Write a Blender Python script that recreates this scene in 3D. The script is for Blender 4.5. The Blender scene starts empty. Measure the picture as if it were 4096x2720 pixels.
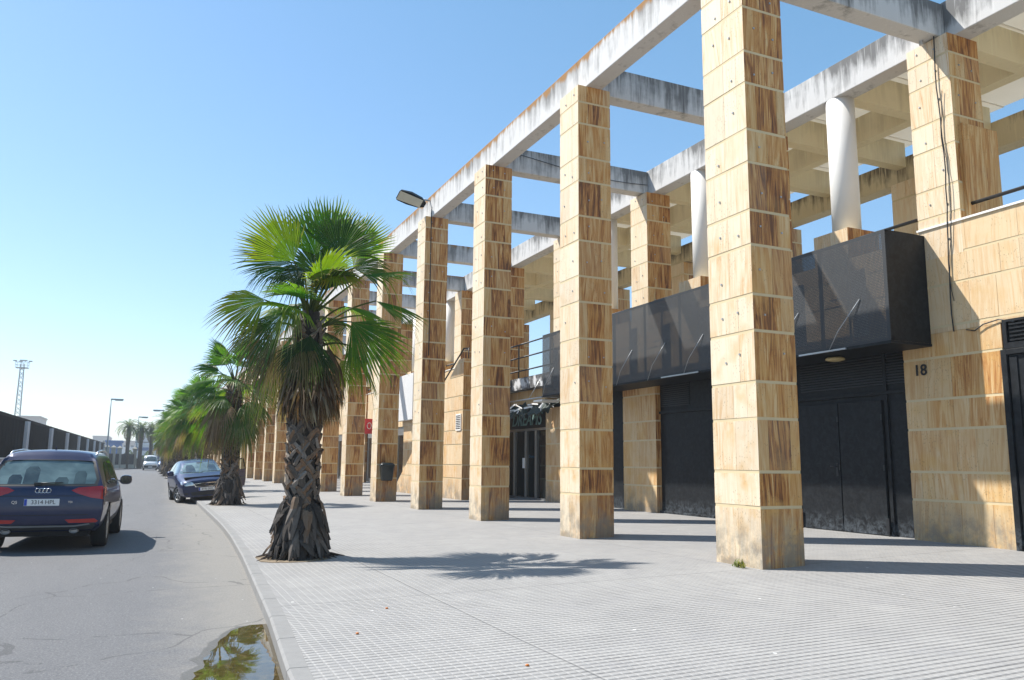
import bpy, bmesh, math, random
from mathutils import Vector, Matrix
from mathutils.bvhtree import BVHTree
R = math.radians
sc = bpy.context.scene
C = sc.collection

# ------------------------------------------------------------------ camera, sky, sun, exposure
EYE, PITCH, ROLL, YAW = 1.33, .15132, .00888, R(24.25)
cp, sp = math.cos(PITCH), math.sin(PITCH)
FW = Vector((math.sin(YAW)*cp, math.cos(YAW)*cp, sp))
RT = Vector((math.cos(YAW), -math.sin(YAW), 0)); UP = RT.cross(FW)
r2 = RT*math.cos(ROLL) + UP*math.sin(ROLL); u2 = -RT*math.sin(ROLL) + UP*math.cos(ROLL)
cd = bpy.data.cameras.new('camera'); cam = bpy.data.objects.new('camera', cd); C.objects.link(cam)
cam.matrix_world = Matrix(((r2.x, u2.x, -FW.x, 0), (r2.y, u2.y, -FW.y, 0), (r2.z, u2.z, -FW.z, EYE), (0, 0, 0, 1)))
cd.sensor_fit = 'HORIZONTAL'; cd.sensor_width = 36; cd.lens = 36*3222/4096
cd.clip_start = .1; cd.clip_end = 5000
sc.camera = cam

SUN = Vector((-.60, .56, 1)).normalized()
w = bpy.data.worlds.new('World'); sc.world = w; w.use_nodes = True
nt = w.node_tree; bg = nt.nodes['Background']
sky = nt.nodes.new('ShaderNodeTexSky'); sky.sky_type = 'NISHITA'; sky.sun_disc = False
sky.sun_elevation = math.asin(SUN.z); sky.sun_rotation = math.atan2(SUN.x, SUN.y)
sky.altitude = 0; sky.air_density = 1.0; sky.dust_density = .35; sky.ozone_density = 1.0
tint = nt.nodes.new('ShaderNodeMix'); tint.data_type = 'RGBA'; tint.blend_type = 'MULTIPLY'; tint.inputs['Factor'].default_value = 1; tint.inputs['B'].default_value = (.96, .92, 1.0, 1)
airl = nt.nodes.new('ShaderNodeMix'); airl.data_type = 'RGBA'; airl.blend_type = 'ADD'; airl.inputs['Factor'].default_value = 1; airl.inputs['B'].default_value = (.02, .72, .95, 1)
nt.links.new(sky.outputs[0], tint.inputs['A']); nt.links.new(tint.outputs['Result'], airl.inputs['A']); nt.links.new(airl.outputs['Result'], bg.inputs[0]); bg.inputs[1].default_value = .11
ld = bpy.data.lights.new('sun', 'SUN'); sun = bpy.data.objects.new('sun', ld); C.objects.link(sun)
ld.energy = 5.0; ld.angle = R(.5); ld.color = (1, .955, .88)
sun.rotation_euler = SUN.to_track_quat('Z', 'Y').to_euler(); sun.location = (0, 0, 30)
sc.view_settings.view_transform = 'Standard'; sc.view_settings.look = 'None'
sc.view_settings.exposure = .62; sc.view_settings.gamma = 1
try:
    sc.cycles.max_bounces = 8; sc.cycles.diffuse_bounces = 5
except Exception: pass

# ------------------------------------------------------------------ helpers
def tag(o, label=None, cat=None, group=None, kind=None):
    if label: o['label'] = label
    if cat: o['category'] = cat
    if group: o['group'] = group
    if kind: o['kind'] = kind
    return o
def empty(name, loc=(0, 0, 0), rz=0, label=None, cat=None, group=None):
    o = bpy.data.objects.new(name, None); C.objects.link(o); o.location = loc; o.rotation_euler = (0, 0, rz)
    o.empty_display_size = .2
    return tag(o, label, cat, group)
def copy_tree(o, parent=None):
    c = o.copy(); C.objects.link(c); c.parent = parent
    for ch in o.children: copy_tree(ch, c)
    return c

class MB:
    """mesh builder: quads and polys with an optional per-face colour"""
    def __init__(s): s.v = []; s.f = []; s.c = []; s.m = []; s.sm = []
    def vert(s, p): s.v.append(tuple(p)); return len(s.v)-1
    def face(s, idx, col=(0, 0, 0), m=0, sm=False): s.f.append(tuple(idx)); s.c.append(col); s.m.append(m); s.sm.append(sm)
    def poly(s, pts, col=(0, 0, 0), m=0, sm=False):
        b = len(s.v); s.v += [tuple(p) for p in pts]; s.face(range(b, b+len(pts)), col, m, sm)
    def box(s, x0, x1, y0, y1, z0, z1, col=(0, 0, 0), m=0, skip='', M=None):
        P = [Vector((x, y, z)) for z in (z0, z1) for y in (y0, y1) for x in (x0, x1)]
        if M is not None: P = [M @ p for p in P]
        b = len(s.v); s.v += [tuple(p) for p in P]
        F = {'b': (0, 2, 3, 1), 't': (4, 5, 7, 6), 's': (0, 1, 5, 4), 'n': (2, 6, 7, 3), 'w': (0, 4, 6, 2), 'e': (1, 3, 7, 5)}
        for k, q in F.items():
            if k not in skip: s.face([b+i for i in q], col, m)
    def tube(s, pts, r, n=8, col=(0, 0, 0), m=0, cap=True, r1=None):
        pts = [Vector(p) for p in pts]; N = len(pts); rings = []
        up = Vector((0, 0, 1))
        for i, p in enumerate(pts):
            d = (pts[min(i+1, N-1)]-pts[max(i-1, 0)]).normalized()
            a = d.cross(up if abs(d.z) < .95 else Vector((1, 0, 0))).normalized(); b = d.cross(a)
            rr = r if not hasattr(r, '__len__') else r[i]
            rings.append([s.vert(p+(a*math.cos(t)+b*math.sin(t))*rr) for t in [2*math.pi*k/n for k in range(n)]])
        for i in range(N-1):
            for k in range(n):
                s.face((rings[i][k], rings[i][(k+1) % n], rings[i+1][(k+1) % n], rings[i+1][k]), col, m, n > 5)
        if cap: s.face(rings[0][::-1], col, m); s.face(rings[-1], col, m)
    def lathe(s, prof, n=24, M=None, col=(0, 0, 0), m=0, sm=True):
        """prof = [(r, z)...] around local z"""
        rings = []
        for r, z in prof:
            ring = []
            for k in range(n):
                p = Vector((r*math.cos(2*math.pi*k/n), r*math.sin(2*math.pi*k/n), z))
                ring.append(s.vert(M @ p if M is not None else p))
            rings.append(ring)
        for i in range(len(rings)-1):
            for k in range(n): s.face((rings[i][k], rings[i][(k+1) % n], rings[i+1][(k+1) % n], rings[i+1][k]), col, m, sm)
        s.face(rings[0][::-1], col, m); s.face(rings[-1], col, m)
    def build(s, name, mats, parent=None, loc=None, color=False, bevel=0):
        me = bpy.data.meshes.new(name); me.from_pydata(s.v, [], s.f)
        if not isinstance(mats, (list, tuple)): mats = [mats]
        for mt in mats: me.materials.append(mt)
        me.polygons.foreach_set('material_index', s.m); me.polygons.foreach_set('use_smooth', s.sm)
        if color:
            at = me.color_attributes.new('tile', 'FLOAT_COLOR', 'CORNER'); buf = []
            for f, c in zip(s.f, s.c):
                cc = (c[0], c[1], c[2], 1.0)
                buf += list(cc)*len(f)
            at.data.foreach_set('color', buf)
        me.update()
        o = bpy.data.objects.new(name, me); C.objects.link(o)
        if parent is not None: o.parent = parent
        if loc is not None: o.location = loc
        if bevel:
            md = o.modifiers.new('bevel', 'BEVEL'); md.width = bevel; md.segments = 2; md.limit_method = 'ANGLE'
        return o

# ------------------------------------------------------------------ materials
def nodes(name):
    m = bpy.data.materials.new(name); m.use_nodes = True; t = m.node_tree
    return m, t, t.nodes['Principled BSDF']
def N(t, kind, **kw):
    n = t.nodes.new(kind)
    for k, v in kw.items():
        if k in n.inputs: n.inputs[k].default_value = v
        else: setattr(n, k, v)
    return n
def L(t, a, b): t.links.new(a, b)
def plain(name, col, rough=.6, metal=0, noise=.12, scale=6, bump=0, spec=.5, coat=0):
    m, t, p = nodes(name); p.inputs['Roughness'].default_value = rough; p.inputs['Metallic'].default_value = metal
    p.inputs['Specular IOR Level'].default_value = spec; p.inputs['Coat Weight'].default_value = coat
    p.inputs['Coat Roughness'].default_value = .04
    tc = N(t, 'ShaderNodeTexCoord'); nz = N(t, 'ShaderNodeTexNoise', Scale=scale, Detail=6.0, Roughness=.6)
    L(t, tc.outputs['Object'], nz.inputs['Vector'])
    mx = N(t, 'ShaderNodeMix', data_type='RGBA'); 
    mx.inputs['A'].default_value = (*[c*(1-noise) for c in col], 1); mx.inputs['B'].default_value = (*[min(1, c*(1+noise)) for c in col], 1)
    L(t, nz.outputs['Fac'], mx.inputs['Factor']); L(t, mx.outputs['Result'], p.inputs['Base Color'])
    if bump:
        b = N(t, 'ShaderNodeBump', Strength=.5, Distance=bump); L(t, nz.outputs['Fac'], b.inputs['Height']); L(t, b.outputs[0], p.inputs['Normal'])
    return m
def mathn(t, op, a, b=None, clamp=False):
    n = t.nodes.new('ShaderNodeMath'); n.operation = op; n.use_clamp = clamp
    for i, v in enumerate((a, b)):
        if v is None: continue
        if isinstance(v, (int, float)): n.inputs[i].default_value = v
        else: L(t, v, n.inputs[i])
    return n.outputs[0]
def ramp(t, fac, stops):
    n = t.nodes.new('ShaderNodeValToRGB'); e = n.color_ramp.elements
    e[0].position, e[0].color = stops[0][0], (*stops[0][1], 1); e[1].position, e[1].color = stops[-1][0], (*stops[-1][1], 1)
    for p_, c_ in stops[1:-1]:
        q = e.new(p_); q.color = (*c_, 1)
    L(t, fac, n.inputs[0]); return n.outputs[0]
def mix(t, f, a, b, mode='MIX'):
    n = N(t, 'ShaderNodeMix', data_type='RGBA', blend_type=mode)
    for k, v in (('Factor', f), ('A', a), ('B', b)):
        if isinstance(v, (int, float)): n.inputs[k].default_value = v
        elif isinstance(v, tuple): n.inputs[k].default_value = (*v, 1)
        else: L(t, v, n.inputs[k])
    return n.outputs['Result']

def make_stone():
    m, t, p = nodes('travertine')
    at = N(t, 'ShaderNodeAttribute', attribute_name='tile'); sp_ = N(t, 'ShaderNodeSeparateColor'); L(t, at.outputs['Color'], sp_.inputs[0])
    tone, seed, lit_bleach = sp_.outputs[0], sp_.outputs[1], sp_.outputs[2]  # third channel: pallor of street faces, sun bleaching plus painted sunlight
    tc = N(t, 'ShaderNodeTexCoord'); sx = N(t, 'ShaderNodeSeparateXYZ'); L(t, tc.outputs['Object'], sx.inputs[0])
    h = mathn(t, 'ADD', sx.outputs[0], sx.outputs[1])
    sh = mathn(t, 'MULTIPLY', mathn(t, 'SUBTRACT', seed, .5), .16)
    h = mathn(t, 'ADD', h, mathn(t, 'MULTIPLY', sx.outputs[2], sh))
    # vein coordinate: wide across, long along z, shifted per tile
    cv = N(t, 'ShaderNodeCombineXYZ'); L(t, mathn(t, 'MULTIPLY', h, 10.0), cv.inputs[0])
    L(t, mathn(t, 'MULTIPLY', sx.outputs[2], .8), cv.inputs[1]); L(t, mathn(t, 'MULTIPLY', seed, 57.0), cv.inputs[2])
    n1 = N(t, 'ShaderNodeTexNoise', Scale=1.0, Detail=6.0, Roughness=.62, Distortion=1.7); L(t, cv.outputs[0], n1.inputs['Vector'])
    cv2 = N(t, 'ShaderNodeCombineXYZ'); L(t, mathn(t, 'MULTIPLY', h, 52.0), cv2.inputs[0])
    L(t, mathn(t, 'MULTIPLY', sx.outputs[2], 1.3), cv2.inputs[1]); L(t, mathn(t, 'MULTIPLY', seed, 31.0), cv2.inputs[2])
    n2 = N(t, 'ShaderNodeTexNoise', Scale=1.0, Detail=4.0, Roughness=.65, Distortion=.8); L(t, cv2.outputs[0], n2.inputs['Vector'])
    nm0 = N(t, 'ShaderNodeTexNoise', Scale=2.6, Detail=4.0); L(t, tc.outputs['Object'], nm0.inputs['Vector'])
    # vein strength
    v = mathn(t, 'ADD', mathn(t, 'MULTIPLY', n1.outputs['Fac'], 2.4), mathn(t, 'MULTIPLY', n2.outputs['Fac'], 1.0))
    v = mathn(t, 'SUBTRACT', v, 1.66)
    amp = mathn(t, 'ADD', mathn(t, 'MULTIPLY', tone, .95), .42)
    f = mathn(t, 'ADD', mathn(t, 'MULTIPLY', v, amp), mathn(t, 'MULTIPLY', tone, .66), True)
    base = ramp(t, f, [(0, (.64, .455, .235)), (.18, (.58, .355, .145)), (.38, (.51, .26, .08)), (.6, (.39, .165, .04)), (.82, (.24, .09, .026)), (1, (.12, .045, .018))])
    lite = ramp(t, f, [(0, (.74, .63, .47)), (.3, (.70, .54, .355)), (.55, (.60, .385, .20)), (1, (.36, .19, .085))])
    col = mix(t, lit_bleach, base, lite)
    orp = mathn(t, 'MULTIPLY', mathn(t, 'SUBTRACT', nm0.outputs['Fac'], .5, True), mathn(t, 'SUBTRACT', 5.0, mathn(t, 'MULTIPLY', sx.outputs[2], .62)), True)
    col = mix(t, mathn(t, 'MULTIPLY', orp, .75), col, (.60, .35, .11))
    # grey-brown tiles now and then
    gf = mathn(t, 'GREATER_THAN', seed, .8)
    col = mix(t, mathn(t, 'MULTIPLY', gf, .18), col, (.40, .31, .22))
    # pits
    vo = N(t, 'ShaderNodeTexVoronoi', Scale=1.0)
    cv3 = N(t, 'ShaderNodeCombineXYZ'); L(t, mathn(t, 'MULTIPLY', h, 42.0), cv3.inputs[0]); L(t, mathn(t, 'MULTIPLY', sx.outputs[2], 17.0), cv3.inputs[1]); L(t, seed, cv3.inputs[2])
    L(t, cv3.outputs[0], vo.inputs['Vector'])
    nm = N(t, 'ShaderNodeTexNoise', Scale=2.3, Detail=2.0); L(t, tc.outputs['Object'], nm.inputs['Vector'])
    pit = mathn(t, 'MULTIPLY', mathn(t, 'LESS_THAN', vo.outputs['Distance'], .2), mathn(t, 'GREATER_THAN', nm.outputs['Fac'], .53))
    col = mix(t, mathn(t, 'MULTIPLY', pit, .5), col, (.13, .085, .045))
    # large grime patches, heavier on the lowest course
    ng = N(t, 'ShaderNodeTexNoise', Scale=3.1, Detail=7.0, Roughness=.7); L(t, tc.outputs['Object'], ng.inputs['Vector'])
    low = mathn(t, 'SUBTRACT', 1.0, mathn(t, 'MULTIPLY', sx.outputs[2], 1.25), True)
    g = mathn(t, 'MULTIPLY', mathn(t, 'SUBTRACT', ng.outputs['Fac'], .36, True), mathn(t, 'ADD', mathn(t, 'MULTIPLY', low, 4.6), .25))
    col = mix(t, mathn(t, 'MINIMUM', g, .75), col, (.22, .20, .17))
    L(t, col, p.inputs['Base Color']); p.inputs['Roughness'].default_value = .62; p.inputs['Specular IOR Level'].default_value = .35
    b = N(t, 'ShaderNodeBump', Strength=.6, Distance=.004); L(t, mathn(t, 'SUBTRACT', n2.outputs['Fac'], mathn(t, 'MULTIPLY', pit, 1.0)), b.inputs['Height']); L(t, b.outputs[0], p.inputs['Normal'])
    return m
STONE = make_stone()
MORTAR = plain('mortar', (.60, .49, .30), .85, noise=.12, scale=5, bump=.004)

def make_concrete(name, base, dark, streak=1.0, lichen=0.0, top=.68):
    m, t, p = nodes(name)
    tc = N(t, 'ShaderNodeTexCoord'); sx = N(t, 'ShaderNodeSeparateXYZ'); L(t, tc.outputs['Object'], sx.inputs[0])
    cv = N(t, 'ShaderNodeCombineXYZ')
    L(t, mathn(t, 'MULTIPLY', sx.outputs[0], 5.0), cv.inputs[0]); L(t, mathn(t, 'MULTIPLY', sx.outputs[1], 5.0), cv.inputs[1]); L(t, mathn(t, 'MULTIPLY', sx.outputs[2], .55), cv.inputs[2])
    n1 = N(t, 'ShaderNodeTexNoise', Scale=1.0, Detail=6.0, Roughness=.68, Distortion=.3); L(t, cv.outputs[0], n1.inputs['Vector'])
    n2 = N(t, 'ShaderNodeTexNoise', Scale=.8, Detail=5.0, Roughness=.6); L(t, tc.outputs['Object'], n2.inputs['Vector'])
    hh = mathn(t, 'MULTIPLY', sx.outputs[2], .30/max(top, .1))
    s = mathn(t, 'ADD', n1.outputs['Fac'], mathn(t, 'MULTIPLY', mathn(t, 'SUBTRACT', n2.outputs['Fac'], .5), 1.0))
    s = mathn(t, 'MULTIPLY', mathn(t, 'ADD', mathn(t, 'SUBTRACT', s, .56), hh), 2.4*streak, True)
    col = mix(t, mathn(t, 'MULTIPLY', s, .85), base, dark)
    # thin bright run-offs
    cv2 = N(t, 'ShaderNodeCombineXYZ')
    L(t, mathn(t, 'MULTIPLY', sx.outputs[0], 17.0), cv2.inputs[0]); L(t, mathn(t, 'MULTIPLY', sx.outputs[1], 17.0), cv2.inputs[1]); L(t, mathn(t, 'MULTIPLY', sx.outputs[2], .9), cv2.inputs[2])
    n3 = N(t, 'ShaderNodeTexNoise', Scale=1.0, Detail=2.0); L(t, cv2.outputs[0], n3.inputs['Vector'])
    col = mix(t, mathn(t, 'MULTIPLY', mathn(t, 'SUBTRACT', n3.outputs['Fac'], .58, True), 4.0, True), col, tuple(min(.8, c*1.18) for c in base))
    if lichen:
        ed = mathn(t, 'MULTIPLY', mathn(t, 'SUBTRACT', sx.outputs[2], top-.30), 3.3, True)
        l = mathn(t, 'MULTIPLY', mathn(t, 'SUBTRACT', mathn(t, 'ADD', n1.outputs['Fac'], mathn(t, 'MULTIPLY', ed, .48)), .76, True), 7.0, True)
        col = mix(t, mathn(t, 'MULTIPLY', l, lichen), col, (.30, .16, .06))
    L(t, col, p.inputs['Base Color']); p.inputs['Roughness'].default_value = .85; p.inputs['Specular IOR Level'].default_value = .25
    b = N(t, 'ShaderNodeBump', Strength=.4, Distance=.006); L(t, n1.outputs['Fac'], b.inputs['Height']); L(t, b.outputs[0], p.inputs['Normal'])
    return m
CONC = make_concrete('weathered_concrete', (.58, .57, .56), (.13, .127, .122), 1.25, 1.0)
CONC2 = make_concrete('stained_concrete', (.56, .55, .535), (.09, .088, .085), 1.5, 0)
CREAM = make_concrete('cream_concrete', (.74, .65, .45), (.30, .24, .15), .5, 0)
CREAM2 = make_concrete('dirty_cream_concrete', (.58, .50, .34), (.06, .05, .04), 1.5, 0)
WHITE = plain('white_paint', (.78, .765, .73), .55, noise=.05, scale=3)
PANEL = plain('white_roof_sheet', (.74, .72, .68), .5, noise=.1, scale=2)
_t = PANEL.node_tree; _p = _t.nodes['Principled BSDF']; _tr = _t.nodes.new('ShaderNodeBsdfTranslucent'); _tr.inputs[0].default_value = (.80, .76, .68, 1)
_ms = _t.nodes.new('ShaderNodeMixShader'); _ms.inputs[0].default_value = .45; _t.links.new(_p.outputs[0], _ms.inputs[1]); _t.links.new(_tr.outputs[0], _ms.inputs[2]); _t.links.new(_ms.outputs[0], _t.nodes['Material Output'].inputs[0])
GREYW = plain('grey_white_render', (.60, .60, .60), .8, noise=.1, scale=1.6)
BLACKM = None
def make_blackmetal():
    m, t, p = nodes('black_painted_metal')
    tc = N(t, 'ShaderNodeTexCoord'); n1 = N(t, 'ShaderNodeTexNoise', Scale=2.6, Detail=8.0, Roughness=.7); L(t, tc.outputs['Object'], n1.inputs['Vector'])
    sx = N(t, 'ShaderNodeSeparateXYZ'); L(t, tc.outputs['Object'], sx.inputs[0])
    n2 = N(t, 'ShaderNodeTexNoise', Scale=9.0, Detail=8.0, Roughness=.75, Distortion=.6); L(t, tc.outputs['Object'], n2.inputs['Vector'])
    low = mathn(t, 'SUBTRACT', 1.0, mathn(t, 'MULTIPLY', sx.outputs[2], 2.0), True)
    f = mathn(t, 'MULTIPLY', mathn(t, 'SUBTRACT', n2.outputs['Fac'], .43, True), mathn(t, 'ADD', mathn(t, 'MULTIPLY', low, 4.5), .4), True)
    col = mix(t, n1.outputs['Fac'], (.005, .006, .007), (.013, .014, .016)); col = mix(t, f, col, (.13, .15, .17))
    L(t, col, p.inputs['Base Color']); p.inputs['Roughness'].default_value = .5; p.inputs['Specular IOR Level'].default_value = .22
    b = N(t, 'ShaderNodeBump', Strength=.35, Distance=.01); L(t, n1.outputs['Fac'], b.inputs['Height']); L(t, b.outputs[0], p.inputs['Normal'])
    return m
BLACKM = make_blackmetal()
BLACK = plain('black_plastic', (.014, .015, .017), .45, noise=.2, scale=8)
RUBBER = plain('rubber', (.016, .016, .017), .8, noise=.2, scale=20)
STEEL = plain('galvanised_steel', (.42, .43, .44), .45, .6, noise=.1, scale=8)
CHROME = plain('chrome', (.72, .73, .74), .14, 1.0, noise=.03)
ALU = plain('aluminium', (.45, .46, .46), .35, .8, noise=.08)
DGLASS = plain('dark_glass', (.012, .016, .017), .06, noise=.3, scale=3, spec=.6)
REDP = plain('red_plastic', (.42, .012, .012), .25, noise=.25, scale=12, coat=.6)
PLATE = plain('plate_white', (.78, .78, .78), .4, noise=.02)
PBLUE = plain('plate_blue', (.015, .06, .42), .4, noise=.02)
INK = plain('black_ink', (.012, .012, .013), .6, noise=.05)

def make_mesh_screen():
    m, t, p = nodes('perforated_screen')
    tc = N(t, 'ShaderNodeTexCoord'); sx = N(t, 'ShaderNodeSeparateXYZ'); L(t, tc.outputs['Object'], sx.inputs[0])
    h = mathn(t, 'ADD', sx.outputs[0], sx.outputs[1])
    def fr(v, s, o=0): return mathn(t, 'SUBTRACT', mathn(t, 'FRACT', mathn(t, 'ADD', mathn(t, 'MULTIPLY', v, s), o)), .5)
    a = fr(h, 38); b_ = fr(sx.outputs[2], 38)
    d = mathn(t, 'ADD', mathn(t, 'MULTIPLY', a, a), mathn(t, 'MULTIPLY', b_, b_))
    hole = mathn(t, 'LESS_THAN', d, .092)
    n1 = N(t, 'ShaderNodeTexNoise', Scale=1.6, Detail=7.0, Roughness=.7); L(t, tc.outputs['Object'], n1.inputs['Vector'])
    col = mix(t, n1.outputs['Fac'], (.035, .037, .04), (.075, .078, .081))
    L(t, col, p.inputs['Base Color']); p.inputs['Roughness'].default_value = .5
    tr = N(t, 'ShaderNodeBsdfTransparent'); ms = N(t, 'ShaderNodeMixShader'); L(t, mathn(t, 'MULTIPLY', hole, 1.0), ms.inputs[0])
    L(t, p.outputs[0], ms.inputs[1]); L(t, tr.outputs[0], ms.inputs[2]); L(t, ms.outputs[0], t.nodes['Material Output'].inputs[0])
    return m
SCREEN = make_mesh_screen()

def make_asphalt():
    m, t, p = nodes('asphalt')
    tc = N(t, 'ShaderNodeTexCoord'); sx = N(t, 'ShaderNodeSeparateXYZ'); L(t, tc.outputs['Object'], sx.inputs[0])
    n1 = N(t, 'ShaderNodeTexNoise', Scale=55.0, Detail=6.0, Roughness=.85); L(t, tc.outputs['Object'], n1.inputs['Vector'])
    mp = N(t, 'ShaderNodeMapping'); mp.inputs['Scale'].default_value = (1, .22, 1); L(t, tc.outputs['Object'], mp.inputs[0])
    n2 = N(t, 'ShaderNodeTexNoise', Scale=1.3, Detail=9.0, Roughness=.66); L(t, mp.outputs[0], n2.inputs['Vector'])
    n3 = N(t, 'ShaderNodeTexNoise', Scale=2.4, Detail=9.0, Roughness=.72); L(t, tc.outputs['Object'], n3.inputs['Vector'])
    col = mix(t, n2.outputs['Fac'], (.11, .112, .12), (.165, .165, .17))
    agg = mathn(t, 'MULTIPLY', mathn(t, 'SUBTRACT', n1.outputs['Fac'], .5), 2.6)
    col = mix(t, mathn(t, 'ADD', agg, .0, True), col, (.42, .41, .39))
    col = mix(t, mathn(t, 'MULTIPLY', agg, -1.0, True), col, (.05, .05, .055))
    # sandy gutter along the kerb (dust with a ragged edge)
    g = mathn(t, 'MULTIPLY', mathn(t, 'SUBTRACT', mathn(t, 'ADD', mathn(t, 'ADD', sx.outputs[0], mathn(t, 'MULTIPLY', n3.outputs['Fac'], 1.5)), mathn(t, 'MULTIPLY', sx.outputs[1], -.022)), .68), 1.15, True)
    dust = mix(t, n1.outputs['Fac'], (.12, .112, .10), (.40, .375, .335))
    col = mix(t, mathn(t, 'MULTIPLY', g, .75), col, dust)
    vo = N(t, 'ShaderNodeTexVoronoi', Scale=3.0); L(t, tc.outputs['Object'], vo.inputs['Vector'])
    col = mix(t, mathn(t, 'MULTIPLY', mathn(t, 'LESS_THAN', vo.outputs['Distance'], .035), .6), col, (.62, .62, .60))
    nw = N(t, 'ShaderNodeTexNoise', Scale=.7, Detail=2.0); L(t, tc.outputs['Object'], nw.inputs['Vector'])
    va = N(t, 'ShaderNodeVectorMath', operation='MULTIPLY_ADD'); va.inputs[1].default_value = (1.4, 1.4, 0); L(t, nw.outputs['Color'], va.inputs[0]); L(t, tc.outputs['Object'], va.inputs[2])
    vc = N(t, 'ShaderNodeTexVoronoi', feature='DISTANCE_TO_EDGE', Scale=.42); L(t, va.outputs[0], vc.inputs['Vector'])
    cr = mathn(t, 'LESS_THAN', vc.outputs['Distance'], .006)
    col = mix(t, mathn(t, 'MULTIPLY', mathn(t, 'MULTIPLY', cr, mathn(t, 'GREATER_THAN', n3.outputs['Fac'], .48)), .5), col, (.06, .06, .06))
    L(t, col, p.inputs['Base Color']); p.inputs['Roughness'].default_value = .82; p.inputs['Specular IOR Level'].default_value = .3
    b = N(t, 'ShaderNodeBump', Strength=.8, Distance=.008); L(t, n1.outputs['Fac'], b.inputs['Height']); L(t, b.outputs[0], p.inputs['Normal'])
    return m
ASPH = make_asphalt()

def make_paving():
    m, t, p = nodes('ribbed_paving_tiles')
    tc = N(t, 'ShaderNodeTexCoord'); sx = N(t, 'ShaderNodeSeparateXYZ'); L(t, tc.outputs['Object'], sx.inputs[0])
    nd = N(t, 'ShaderNodeTexNoise', Scale=.5, Detail=3.0); L(t, tc.outputs['Object'], nd.inputs['Vector'])
    wob = mathn(t, 'MULTIPLY', mathn(t, 'SUBTRACT', nd.outputs['Fac'], .5), .05)
    X = mathn(t, 'ADD', sx.outputs[0], wob); Y = mathn(t, 'ADD', sx.outputs[1], wob)
    def edge(v, s, wd, o=0.0):   # 1 on the joint
        f = mathn(t, 'FRACT', mathn(t, 'ADD', mathn(t, 'MULTIPLY', v, 1/s), o))
        a = mathn(t, 'MINIMUM', f, mathn(t, 'SUBTRACT', 1.0, f))
        return mathn(t, 'SUBTRACT', 1.0, mathn(t, 'MULTIPLY', a, s/wd), True)
    gx = edge(X, .08, .014); gy = edge(Y, .08, .024)
    tx = edge(X, .4, .006); ty = edge(Y, .4, .007)
    n1 = N(t, 'ShaderNodeTexNoise', Scale=60.0, Detail=4.0, Roughness=.7); L(t, tc.outputs['Object'], n1.inputs['Vector'])
    n2 = N(t, 'ShaderNodeTexNoise', Scale=.55, Detail=9.0, Roughness=.68); L(t, tc.outputs['Object'], n2.inputs['Vector'])
    # tile to tile tint
    cell = N(t, 'ShaderNodeTexWhiteNoise', noise_dimensions='2D'); cc = N(t, 'ShaderNodeCombineXYZ')
    L(t, mathn(t, 'FLOOR', mathn(t, 'MULTIPLY', X, 2.5)), cc.inputs[0]); L(t, mathn(t, 'FLOOR', mathn(t, 'MULTIPLY', Y, 2.5)), cc.inputs[1]); L(t, cc.outputs[0], cell.inputs['Vector'])
    col = mix(t, n2.outputs['Fac'], (.25, .245, .24), (.40, .388, .372))
    col = mix(t, mathn(t, 'MULTIPLY', cell.outputs['Value'], .22), col, (.45, .44, .42))
    col = mix(t, mathn(t, 'MULTIPLY', n1.outputs['Fac'], .18), col, (.25, .25, .25))
    n5 = N(t, 'ShaderNodeTexNoise', Scale=3.3, Detail=5.0, Roughness=.7); L(t, tc.outputs['Object'], n5.inputs['Vector'])
    gys = mathn(t, 'MULTIPLY', gy, mathn(t, 'MULTIPLY', n5.outputs['Fac'], 1.5), True)
    col = mix(t, mathn(t, 'MULTIPLY', gys, .95), col, (.07, .07, .075))
    col = mix(t, mathn(t, 'MULTIPLY', gx, .32), col, (.46, .445, .425))
    col = mix(t, mathn(t, 'MULTIPLY', mathn(t, 'MAXIMUM', mathn(t, 'MULTIPLY', tx, .3), mathn(t, 'MULTIPLY', ty, .6)), mathn(t, 'GREATER_THAN', n2.outputs['Fac'], .5)), col, (.08, .08, .08))
    # expansion joints
    jx = edge(X, 4.4, .012, .35); jy = edge(Y, 4.6, .012, .15)
    col = mix(t, mathn(t, 'MULTIPLY', mathn(t, 'MAXIMUM', jx, jy), .7), col, (.07, .07, .07))
    # stains, chewing gum, droppings
    n4 = N(t, 'ShaderNodeTexNoise', Scale=1.7, Detail=8.0, Roughness=.7); L(t, tc.outputs['Object'], n4.inputs['Vector'])
    col = mix(t, mathn(t, 'MULTIPLY', mathn(t, 'SUBTRACT', n4.outputs['Fac'], .52, True), 2.6, True), col, (.25, .245, .25))
    vo = N(t, 'ShaderNodeTexVoronoi', Scale=1.9); L(t, tc.outputs['Object'], vo.inputs['Vector'])
    col = mix(t, mathn(t, 'MULTIPLY', mathn(t, 'LESS_THAN', vo.outputs['Distance'], .032), .8), col, (.72, .71, .68))
    vo2 = N(t, 'ShaderNodeTexVoronoi', Scale=2.7); L(t, tc.outputs['Object'], vo2.inputs['Vector'])
    col = mix(t, mathn(t, 'MULTIPLY', mathn(t, 'LESS_THAN', vo2.outputs['Distance'], .05), .4), col, (.14, .14, .14))
    L(t, col, p.inputs['Base Color']); p.inputs['Roughness'].default_value = .78; p.inputs['Specular IOR Level'].default_value = .35
    hgt = mathn(t, 'SUBTRACT', 1.0, mathn(t, 'MAXIMUM', mathn(t, 'MULTIPLY', gy, 1.0), mathn(t, 'MULTIPLY', gx, .7)))
    hgt = mathn(t, 'ADD', hgt, mathn(t, 'MULTIPLY', n1.outputs['Fac'], .12))
    b = N(t, 'ShaderNodeBump', Strength=.7, Distance=.006); L(t, hgt, b.inputs['Height']); L(t, b.outputs[0], p.inputs['Normal'])
    return m
PAVE = make_paving()
KERB = plain('kerb_concrete', (.235, .23, .223), .8, noise=.2, scale=7, bump=.004)
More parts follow.
